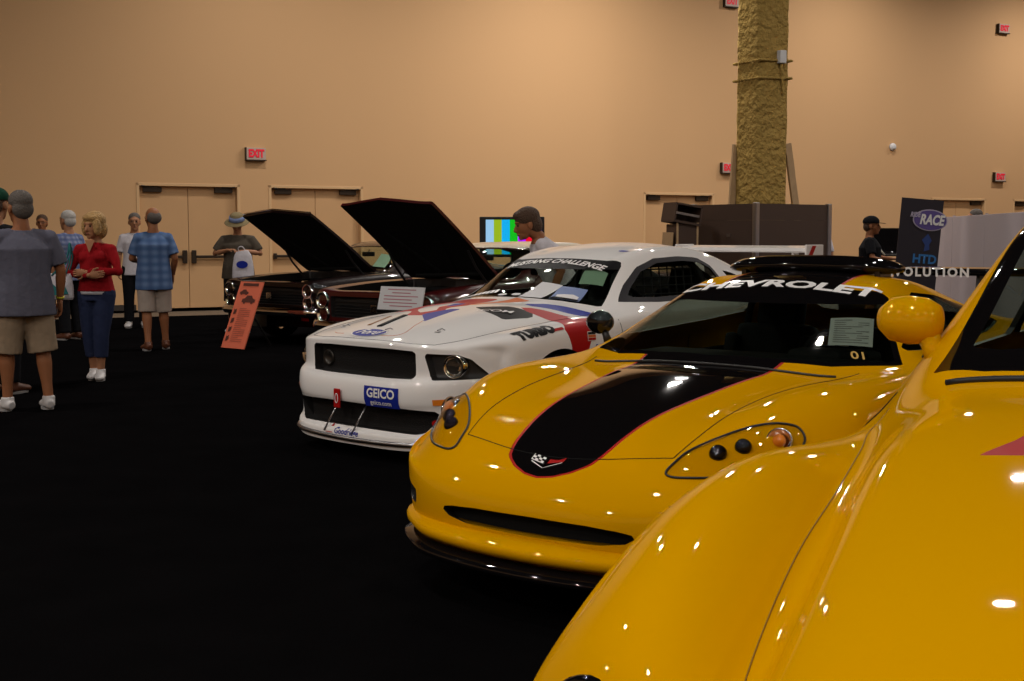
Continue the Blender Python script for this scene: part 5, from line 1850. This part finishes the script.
def hand(bm, wrist, d, palm, side_thumb, curl=0.5, r=1.0):
    """palm, four bent fingers and a thumb; d = pointing direction, palm = palm normal"""
    d = Vector(d).normalized(); palm = Vector(palm); palm = (palm - d * palm.dot(d)).normalized()
    s = d.cross(palm).normalized() * side_thumb
    w = Vector(wrist)
    loft(bm, [w - d * .01, w + d * .03, w + d * .07, w + d * .095], [(.025 * r, .018 * r), (.037 * r, .017 * r), (.042 * r, .015 * r), (.038 * r, .012 * r)], side=s, n=12)
    for k, (off, L) in enumerate(((.030, .070), (.010, .080), (-.010, .075), (-.029, .060))):
        p = w + d * .088 + s * off * r
        pts = [p - d * .02]
        dir_ = d.copy(); a = curl * .6
        pts.append(p)
        for seg, ll in enumerate((.42, .32, .26)):
            dir_ = (d * math.cos(a) + palm * math.sin(a)).normalized()
            p = p + dir_ * L * ll * r
            pts.append(p); a += curl
        tube(bm, pts, [.009 * r, .009 * r, .0085 * r, .0078 * r, .006 * r], 8)
    p = w + d * .025 + s * .028 * r
    t1 = p + (d * .6 + s * .75 + palm * .2).normalized() * .035 * r
    t2 = t1 + (d * .85 + s * .35 + palm * .35).normalized() * .030 * r
    t3 = t2 + (d * .9 + palm * .4).normalized() * .024 * r
    tube(bm, [p - s * .015, p, t1, t2, t3], [.012 * r, .013 * r, .011 * r, .010 * r, .007 * r], 8)

def person(label, x, y, facing, h=1.75, girth=1.0, pose=None, skin='skin', top='c_grey', top_type='tee', bottom='c_khaki', bottom_type='shorts',
           hair='hair_grey', hair_type='short', shoes='shoe_white', head_turn=0, head_tilt=0, voxel=.010, female=False, shirt_len=.80, curl=.5, extras=(), group=None, bend=0.0):
    root = thing('person', label, 'person', (x, y, 0), R(facing), group)
    k = h / 1.75
    J = dict(pelvis=(0,0,.93), waist=(0,0,1.08), chest=(0,0,1.29), neck=(-.01,0,1.45), head=(.02,0,1.60),
             hipL=(0,.09,.90), kneeL=(.015,.105,.49), ankL=(-.02,.11,.09), hipR=(0,-.09,.90), kneeR=(.015,-.105,.49), ankR=(-.02,-.11,.09),
             shL=(0,.172,1.385), elL=(-.03,.235,1.11), wrL=(.04,.25,.88), shR=(0,-.172,1.385), elR=(-.03,-.235,1.11), wrR=(.04,-.25,.88),
             hdL=(.03,.0,-1), hdR=(.03,.0,-1), palL=(0,-1,0), palR=(0,1,0), footL=(1,.15), footR=(1,-.15))
    if pose: J.update(pose)
    g = girth
    V = {a: Vector(b_) for a, b_ in J.items()}
    if bend:
        for a in ('waist','chest','neck','head','shL','shR','elL','elR','wrL','wrR'):
            v = V[a]; rel = v - V['pelvis']
            V[a] = V['pelvis'] + Matrix.Rotation(R(bend), 3, 'Y') @ rel
    fw = .92 if female else 1.0
    # --- body
    b = new()
    loft(b, [V['pelvis'] + Vector((0,0,-.07)), V['pelvis'], V['waist'], lerp(V['waist'], V['chest'], .5), V['chest'], lerp(V['chest'], V['neck'], .55), V['neck'] - Vector((0,0,.02))],
         [(.13*g,.095*g), (.165*g,.115*g), (.145*g*fw,.105*g), (.15*g*fw,.108*g), (.165*g*fw,.112*g), (.125*fw*g,.085*g), (.062,.062)])
    for s in ('L','R'):
        sg = 1 if s == 'L' else -1
        hip, kn, an = V['hip'+s], V['knee'+s], V['ank'+s]
        limb(b, [hip, lerp(hip,kn,.35), lerp(hip,kn,.75), kn, lerp(kn,an,.28), lerp(kn,an,.7), an], [.095*g,.085*g,.064*g,.056,.060,.042,.038])
        f = Vector((J['foot'+s][0], J['foot'+s][1], 0)).normalized()
        limb(b, [an - Vector((0,0,.03)) - f*.02, an + f*.07 - Vector((0,0,.05)), an + f*.14 - Vector((0,0,.06))], [.035,.032,.025])
        sh, el, wr = V['sh'+s], V['el'+s], V['wr'+s]
        limb(b, [lerp(V['neck'], sh, .40) - Vector((0,0,.02)), sh - Vector((0,0,.02)), lerp(sh,el,.4), el, lerp(el,wr,.3), lerp(el,wr,.8), wr], [.042,.056*g**.5,.050*g**.5,.040,.041,.029,.026])
    nk, hd = V['neck'], V['head']
    loft(b, [nk - Vector((0,0,.05)), nk + Vector((0,0,.02)), lerp(nk, hd, .65)], [(.085,.070), (.062,.060), (.058,.060)])
    Hm = Matrix.Translation(hd) @ Matrix.Rotation(R(head_turn), 4, 'Z') @ Matrix.Rotation(R(head_tilt), 4, 'Y') @ Matrix.Diagonal((1.10, 1.10, 1.10, 1))
    def hp(*c): return Hm @ Vector(c)
    hb = new()
    ball(hb, (-.012, 0, .035), 1, (.097, .077, .092), n=20)
    ball(hb, (.028, 0, -.005), 1, (.068, .066, .085), n=18)
    ball(hb, (.045, 0, -.062), 1, (.045, .046, .045), n=14)
    ball(hb, (.072, 0, -.088), 1, (.022, .024, .020), n=12)
    loft(hb, [(.088,0,.022), (.104,0,-.004), (.112,0,-.022), (.092,0,-.034)], [.009,.012,.016,.012], n=10)
    ball(hb, (.080,.0,.040), 1, (.018,.056,.012), n=12)
    ball(hb, (.092,0,-.058), 1, (.012,.024,.010), n=10)
    for sg in (1, -1): ball(hb, (-.008, sg*.078, -.004), 1, (.020,.010,.032), n=12, rot=(0,R(-12),0))
    for v in hb.verts: v.co = Hm @ v.co
    tmp = bpy.data.meshes.new('t'); hb.to_mesh(tmp); hb.free(); b.from_mesh(tmp); bpy.data.meshes.remove(tmp)
    b = fuse(b, voxel * .8, 3)
    for s in ('L','R'):
        sg = 1 if s == 'L' else -1
        pal = V['pal'+s]; dd = V['hd'+s].normalized()
        hand(b, V['wr'+s], dd, pal, 1 if (dd.cross(pal)).dot(Vector((1,0,0))) >= 0 else -1, curl)
    for v in b.verts: v.co *= k
    body = obj('body', b, M[skin], root, True)
    # --- top
    def add(nm, bb, m, vx=voxel, sm=3):
        bb = fuse(bb, vx, sm)
        for v in bb.verts: v.co *= k
        return obj(nm, bb, M[m], root, True)
    if top_type:
        b = new()
        low = Vector((V['pelvis'].x, 0, shirt_len))
        e = .022
        loft(b, [low, V['pelvis'] + Vector((0,0,.02)), V['waist'], lerp(V['waist'], V['chest'], .5), V['chest'], lerp(V['chest'], V['neck'], .5), lerp(V['chest'], V['neck'], .92)],
             [(.186*g+e,.136*g+e), (.174*g+e,.128*g+e), (.155*g*fw+e,.125*g+e), (.158*g*fw+e,.125*g+e), (.172*g*fw+e,.128*g+e), (.128*g*fw+e*.6,.092*g+e*.6), (.074,.068)])
        if female:
            for sg in (1,-1): ball(b, V['chest'] + Vector((.085, sg*.075, .0)), .072)
        for s in ('L','R'):
            sh, el, wr = V['sh'+s], V['el'+s], V['wr'+s]
            if top_type == 'long':
                limb(b, [lerp(V['neck'], sh, .35) - Vector((0,0,.030)), sh - Vector((0,0,.02)), lerp(sh,el,.5), el, lerp(el,wr,.4), lerp(el,wr,.88)], [.048,.062*g,.056*g,.050,.046,.036])
            else:
                P = [lerp(V['neck'], sh, .35) - Vector((0,0,.030)), sh - Vector((0,0,.020)), lerp(sh,el,.45), lerp(sh,el,.82)]
                q_ = g ** .5; tube(b, P, [.056,.070*q_,.067*q_,.068*q_], 16); ball(b, P[1], .067*q_)
        add('shirt', b, top)
    # --- bottom
    b = new(); e = .018
    loft(b, [V['pelvis'] + Vector((0,0,-.10)), V['pelvis'] + Vector((0,0,-.02)), V['pelvis'] + Vector((0,0,.09))], [(.155*g+e,.115*g+e),(.160*g+e,.118*g+e),(.150*g+e,.110*g+e)])
    for s in ('L','R'):
        hip, kn, an = V['hip'+s], V['knee'+s], V['ank'+s]
        if bottom_type == 'shorts':
            P = [hip, lerp(hip,kn,.4), lerp(hip,kn,.8), lerp(kn,an,.06)]; rr_ = [.092*g+e,.086*g+e,.080*g+e*.9,.080*g+e*.9]
        elif bottom_type == 'capri':
            P = [hip, lerp(hip,kn,.4), kn, lerp(kn,an,.30), lerp(kn,an,.62)]; rr_ = [.10*g+e,.090*g+e,.070+e*.6,.068+e*.5,.062+e*.5]
        else:
            P = [hip, lerp(hip,kn,.4), kn, lerp(kn,an,.5), lerp(kn,an,.97)]; rr_ = [.10*g+e,.092*g+e,.072+e*.6,.068+e*.5,.066+e*.5]
        tube(b, P, rr_, 18); ball(b, P[0], rr_[0]*.99, n=16)
    add('shorts' if bottom_type == 'shorts' else 'trousers', b, bottom)
    # --- shoes
    for s in ('L','R'):
        an = V['ank'+s]; f = Vector((J['foot'+s][0], J['foot'+s][1], 0)).normalized(); sd = Vector((-f.y, f.x, 0))
        b = new(); base = Vector((an.x, an.y, 0))
        loft(b, [base - f*.065 + Vector((0,0,.045)), base - f*.03 + Vector((0,0,.055)), base + f*.05 + Vector((0,0,.052)), base + f*.12 + Vector((0,0,.040)), base + f*.18 + Vector((0,0,.033)), base + f*.205 + Vector((0,0,.030))],
             [(.028,.032),(.038,.044),(.044,.042),(.049,.032),(.040,.026),(.020,.016)], side=sd)
        loft(b, [base + Vector((0,0,.03)), base + Vector((-.0,0,.11))], [(.044,.052),(.044,.050)], side=sd)
        b = fuse(b, .008, 3)
        for v in b.verts: v.co = Vector(((v.co.x - base.x) * 1.1 + base.x, (v.co.y - base.y) * 1.12 + base.y, v.co.z * 1.05)) * k
        so = obj('shoe', b, M[shoes], root, True)
        b = new(); n = 18; pts = []
        for i in range(n):
            a = 2*math.pi*i/n; c_, s_ = math.cos(a), math.sin(a)
            L = .15 if c_ > 0 else .075
            pts.append(base + f*(.055 + L*c_*.98 - (.0 if c_ > 0 else -.0)) + sd*(.047*s_))
        for q in (pts,):
            lo = [b.verts.new((p.x*k, p.y*k, .0)) for p in q]; hi = [b.verts.new((p.x*k, p.y*k, .022*k)) for p in q]
            b.faces.new(lo[::-1]); b.faces.new(hi)
            for i in range(n): b.faces.new((lo[i], lo[(i+1)%n], hi[(i+1)%n], hi[i]))
        obj('sole', b, M['sole'], so)
    # --- hair
    def hadd(nm, pieces, m, vx=.007):
        b = new()
        for c, sc in pieces: ball(b, c, 1, sc, n=18)
        for v in b.verts: v.co = Hm @ v.co
        b = fuse(b, vx, 9)
        for v in b.verts: v.co *= k
        return obj(nm, b, M[m], root, True)
    if hair_type == 'short': hadd('hair', [((-.022,0,.060),(.098,.084,.080)), ((-.055,0,.0),(.062,.078,.075))], hair)
    elif hair_type == 'balding': hadd('hair', [((-.055,0,.015),(.062,.084,.075))], hair)
    elif hair_type == 'thick': hadd('hair', [((-.015,0,.065),(.108,.092,.088)), ((-.06,0,.0),(.066,.086,.09)), ((.05,0,.092),(.05,.07,.04))], hair)
    elif hair_type == 'bob': hadd('hair', [((-.02,0,.062),(.112,.100,.092)), ((-.05,0,-.02),(.075,.105,.105)), ((.035,.072,-.0),(.045,.034,.085)), ((.035,-.072,-.0),(.045,.034,.085)), ((.055,0,.09),(.05,.075,.036))], hair)
    for sg in (1, -1):
        b = new(); ball(b, (0.0835, sg*.031, .014), .0095, n=10)
        for v in b.verts: v.co = (Hm @ v.co) * k
        obj('eye', b, M['eye'], root, True)
    b = new(); ball(b, (.099, 0, -.055), 1, (.006,.022,.005), n=10)
    for v in b.verts: v.co = (Hm @ v.co) * k
    obj('mouth', b, M['lip'], root, True)
    for ex in extras:
        if ex == 'cap' or ex.startswith('cap:'):
            m_ = ex.split(':')[1] if ':' in ex else 'c_black'
            b = new(); ball(b, (-.012,0,.062), 1, (.112,.094,.085), n=18)
            bmesh.ops.bisect_plane(b, geom=b.verts[:]+b.edges[:]+b.faces[:], plane_co=(0,0,.045), plane_no=(0,0,-1), clear_outer=True)
            pr_ = [(.075,-.075),(.12,-.07),(.165,-.04),(.178,0),(.165,.04),(.12,.07),(.075,.075)]
            lo = [b.verts.new((x_, y_, .048 - (x_-.07)*.12)) for x_, y_ in pr_]; hi = [b.verts.new((x_, y_, .056 - (x_-.07)*.12)) for x_, y_ in pr_]
            b.faces.new(lo[::-1]); b.faces.new(hi)
            for i in range(len(pr_)): b.faces.new((lo[i], lo[(i+1)%len(pr_)], hi[(i+1)%len(pr_)], hi[i]))
            for v in b.verts: v.co = (Hm @ v.co) * k
            obj('cap', b, M[m_], root, True)
        elif ex == 'hat':
            b = new(); lathe(b, [(.0,.155),(.06,.152),(.092,.13),(.104,.06),(.108,.052),(.17,.035),(.175,.030),(.168,.026),(.104,.042),(.09,.05)], 28, Matrix.Diagonal((1.08,.95,1,1)))
            for v in b.verts: v.co = (Hm @ v.co) * k
            hh = obj('hat', fix_normals(b), M['hat_cloth'], root, True)
            b = new(); lathe(b, [(.108,.062),(.111,.064),(.104,.115),(.098,.118)], 28, Matrix.Diagonal((1.08,.95,1,1)))
            for v in b.verts: v.co = (Hm @ v.co) * k
            obj('hat_band', b, M['hat_blue'], hh, True)
        elif ex == 'glasses':
            b = new()
            for sg in (1,-1):
                tube(b, [(.098, sg*.033 + .020*math.cos(a), .014 + .016*math.sin(a)) for a in [2*math.pi*i/14 for i in range(14)]], .0018, 5, closed=True)
                tube(b, [(.096, sg*.053, .018), (.0, sg*.082, .016)], .0018, 5)
            tube(b, [(.099,.013,.016),(.099,-.013,.016)], .0018, 5)
            for v in b.verts: v.co = (Hm @ v.co) * k
            obj('glasses', b, M['black_satin'], root)
        elif ex == 'wristband':
            w_, e_ = V['wrR'], V['elR']; d_ = (w_ - e_).normalized(); b = new()
            tube(b, [w_ - d_*.035, w_ - d_*.02], .034, 14)
            for v in b.verts: v.co *= k
            obj('wristband', b, M['yellow_band'], root, True)
        elif ex == 'tee_hem':
            b = new(); loft(b, [Vector((0,0,.90)), Vector((0,0,.945))], [(.19*g,.148*g),(.188*g,.146*g)])
            for v in b.verts: v.co *= k
            obj('undershirt', b, M['c_white'], root, True)
        elif ex == 'neck_skin':
            b = new(); c0 = V['chest']
            for q in ([(.128,-.055,.175),(.150,0,.045),(.128,.055,.175),(.105,0,.19)],):
                b.faces.new([b.verts.new(((c0.x + a_)*k, b_*k, (c0.z + c_)*k)) for a_, b_, c_ in q])
            obj('neckline', b, M[skin], root)
    return root, V, k

# man with grey shirt, seen from behind
person('heavyset man in a grey T-shirt and khaki shorts seen from behind at the left edge', -3.99, 10.6, 128, h=1.80, girth=1.27, skin='skin_tan', top='c_grey', bottom='c_khaki', hair='hair_grey',
       pose=dict(elR=(-.02,-.30,1.11), wrR=(.05,-.31,.87), elL=(.02,.30,1.11), wrL=(.12,.29,.90), shL=(0,.215,1.385), shR=(0,-.215,1.385), ankL=(.04,.13,.09), ankR=(-.06,-.16,.09), kneeR=(-.01,-.14,.49), kneeL=(.04,.125,.49)),
       head_turn=8, voxel=.009, shirt_len=.76, extras=('wristband',))
# woman with crossed arms
person('woman with blond hair and crossed arms in a red sweater and jeans', -4.14, 12.95, -97, h=1.66, girth=.98, female=True, skin='skin', top='c_red', top_type='long', bottom='c_denim', bottom_type='capri',
       hair='hair_blond', hair_type='bob', shirt_len=.93, head_turn=-18, head_tilt=4,
       pose=dict(elL=(.06,.27,1.14), wrL=(.20,-.02,1.13), elR=(.06,-.27,1.12), wrR=(.215,.03,1.10), hdL=(.10,-1,-.02), hdR=(.02,1,.12), palL=(-1,0,0), palR=(-1,0,0), ankL=(.05,.05,.09), ankR=(-.05,-.07,.09), kneeL=(.06,.07,.49), kneeR=(.0,-.085,.49), footL=(1,.35), footR=(1,.25)),
       voxel=.009, extras=('tee_hem','neck_skin'))
# man in plaid
person('man in a blue plaid shirt and pale shorts, back turned, before the double doors', -4.50, 16.35, 112, h=1.80, girth=1.10, skin='skin_tan', top='c_plaid', bottom='c_stone', hair='hair_grey', hair_type='balding', shoes='shoe_brown',
       pose=dict(elL=(.05,.25,1.12), wrL=(.26,.16,1.08), elR=(-.04,-.25,1.12), wrR=(.10,-.24,.92), hdL=(1,-.2,0), ankL=(-.14,.10,.09), kneeL=(-.04,.10,.49), ankR=(.05,-.13,.09)), shirt_len=.74, extras=('glasses',), head_turn=15)
person('person in a white shirt and dark trousers standing behind the plaid shirted man', -5.90, 20.4, -75, h=1.80, top='c_white', bottom='c_black', bottom_type='long', hair='hair_grey', extras=('glasses',), voxel=.012)
person('white haired man in a grey checked shirt behind the woman in red', -6.12, 18.0, 150, h=1.79, top='c_plaid2', bottom='c_black', bottom_type='long', hair='hair_white', shoes='shoe_brown', voxel=.012)
person('distant person in glasses visible between the grey shirt and the white haired man', -7.92, 22.0, -80, h=1.80, top='c_black', bottom='c_black', bottom_type='long', hair='hair_brown', shoes='shoe_brown', extras=('glasses',), voxel=.012, skin='skin_tan')
person('person in a dark green cap at the left picture edge, mostly out of view', -4.645, 11.75, 80, h=1.86, top='c_black', bottom='c_black', bottom_type='long', hair='hair_brown', shoes='shoe_brown', extras=('cap:cap_green',), voxel=.012)
# man with the brimmed hat
person('man in a brimmed hat and dark T-shirt holding a white plastic bag', -4.07, 19.35, -88, h=1.76, girth=1.22, skin='skin', top='c_olive', bottom='c_black', bottom_type='shorts', hair='hair_brown', extras=('hat',),
       pose=dict(shL=(0,.20,1.385), shR=(0,-.20,1.385), elL=(.02,.33,1.17), wrL=(.26,.14,1.21), elR=(.02,-.33,1.17), wrR=(.26,-.10,1.22), hdL=(.3,-1,0), hdR=(.3,1,.1), palL=(0,0,-1), palR=(0,0,-1)), head_tilt=22, voxel=.011, curl=.8)
# man behind the white race car
person('man with dark wavy hair in a white T-shirt, behind the white race coupe, head bowed', .49, 11.95, 192, h=1.78, girth=1.0, skin='skin_tan', top='c_white', bottom='c_denim', bottom_type='long', hair='hair_brown', hair_type='thick',
       head_tilt=14, bend=30, voxel=.008, pose=dict(elL=(.0,.24,1.13), wrL=(.18,.20,.98), elR=(.0,-.24,1.13), wrR=(.18,-.20,.98)))
person('man in a black T-shirt and black cap left of the race banner', 5.22, 19.0, -20, h=1.72, girth=1.12, skin='skin_tan', top='c_black', bottom='c_black', bottom_type='shorts', hair='hair_brown', extras=('cap',),
       pose=dict(elL=(.06,.28,1.14), wrL=(.30,.20,1.12), elR=(.06,-.28,1.14), wrR=(.28,-.22,1.06), hdL=(1,0,0), hdR=(1,0,-.1), palL=(0,0,-1), palR=(0,0,-1)), voxel=.012)
person('person in a white shirt mostly hidden behind the brown panel enclosure', 5.80, 24.3, 200, h=1.72, top='c_white', bottom='c_denim', bottom_type='long', hair='hair_brown', voxel=.013)
person('person whose grey head shows above the lavender grey partition', 8.42, 23.7, 160, h=1.93, top='c_stone', bottom='c_denim', bottom_type='long', hair='hair_grey', voxel=.013)

# bags
t = thing('plastic_bag', 'white plastic bag with a blue mark held by the man in the hat', 'bag', (-3.93, 19.02, 0))
b = new()
loft(b, [(0,0,.80),(0,0,.84),(0,0,1.0),(0,0,1.15),(-.01,0,1.22)], [(.15,.045),(.165,.06),(.155,.055),(.13,.045),(.09,.03)], side=Vector((1,0,0)))
bag = obj('bag_body', fuse(b, .012, 4), M['c_white'], t, True)
b = new(); b.faces.new([b.verts.new((x_*.085 - .0, -.066, 1.02 + z_*.055)) for x_, z_ in ellipse(1, 1, 18)]); obj('blue_mark', b, M['blue'], bag)
b = new(); tube(b, smooth_curve([(-.05,0,1.20),(-.06,-.03,1.26),(0,-.04,1.28),(.05,0,1.20)]), .008, 6); obj('bag_handle', b, M['c_white'], bag)
t = thing('tote_bag', 'teal and white tote bag hanging at the side of the woman in red', 'bag', (-4.47, 12.86, 0), R(-97))
b = new()
loft(b, [(0,0,.80),(0,0,.83),(0,0,.95),(0,0,1.06)], [(.03,.13),(.045,.145),(.045,.14),(.03,.125)], side=Vector((0,1,0)).cross(Vector((0,0,1))))
bag = obj('bag_body', fuse(b, .010, 3), M['c_white'], t, True)
b = new(); b.faces.new([b.verts.new(q) for q in ((.05,-.11,.84),(.05,.11,.86),(.05,.06,.97),(.05,-.02,.93),(.05,-.10,1.0))]); obj('teal_pattern', b, M['teal'], bag)
for q in (-.07,.07):
    b = new(); tube(b, smooth_curve([(.03,q,1.04),(.02,.10 + q*.3,1.2),(0,.11,1.36),(-.05,.10 + q*.2,1.22),(-.03,q,1.04)]), .008, 6); obj('strap', b, M['teal'], bag, True)
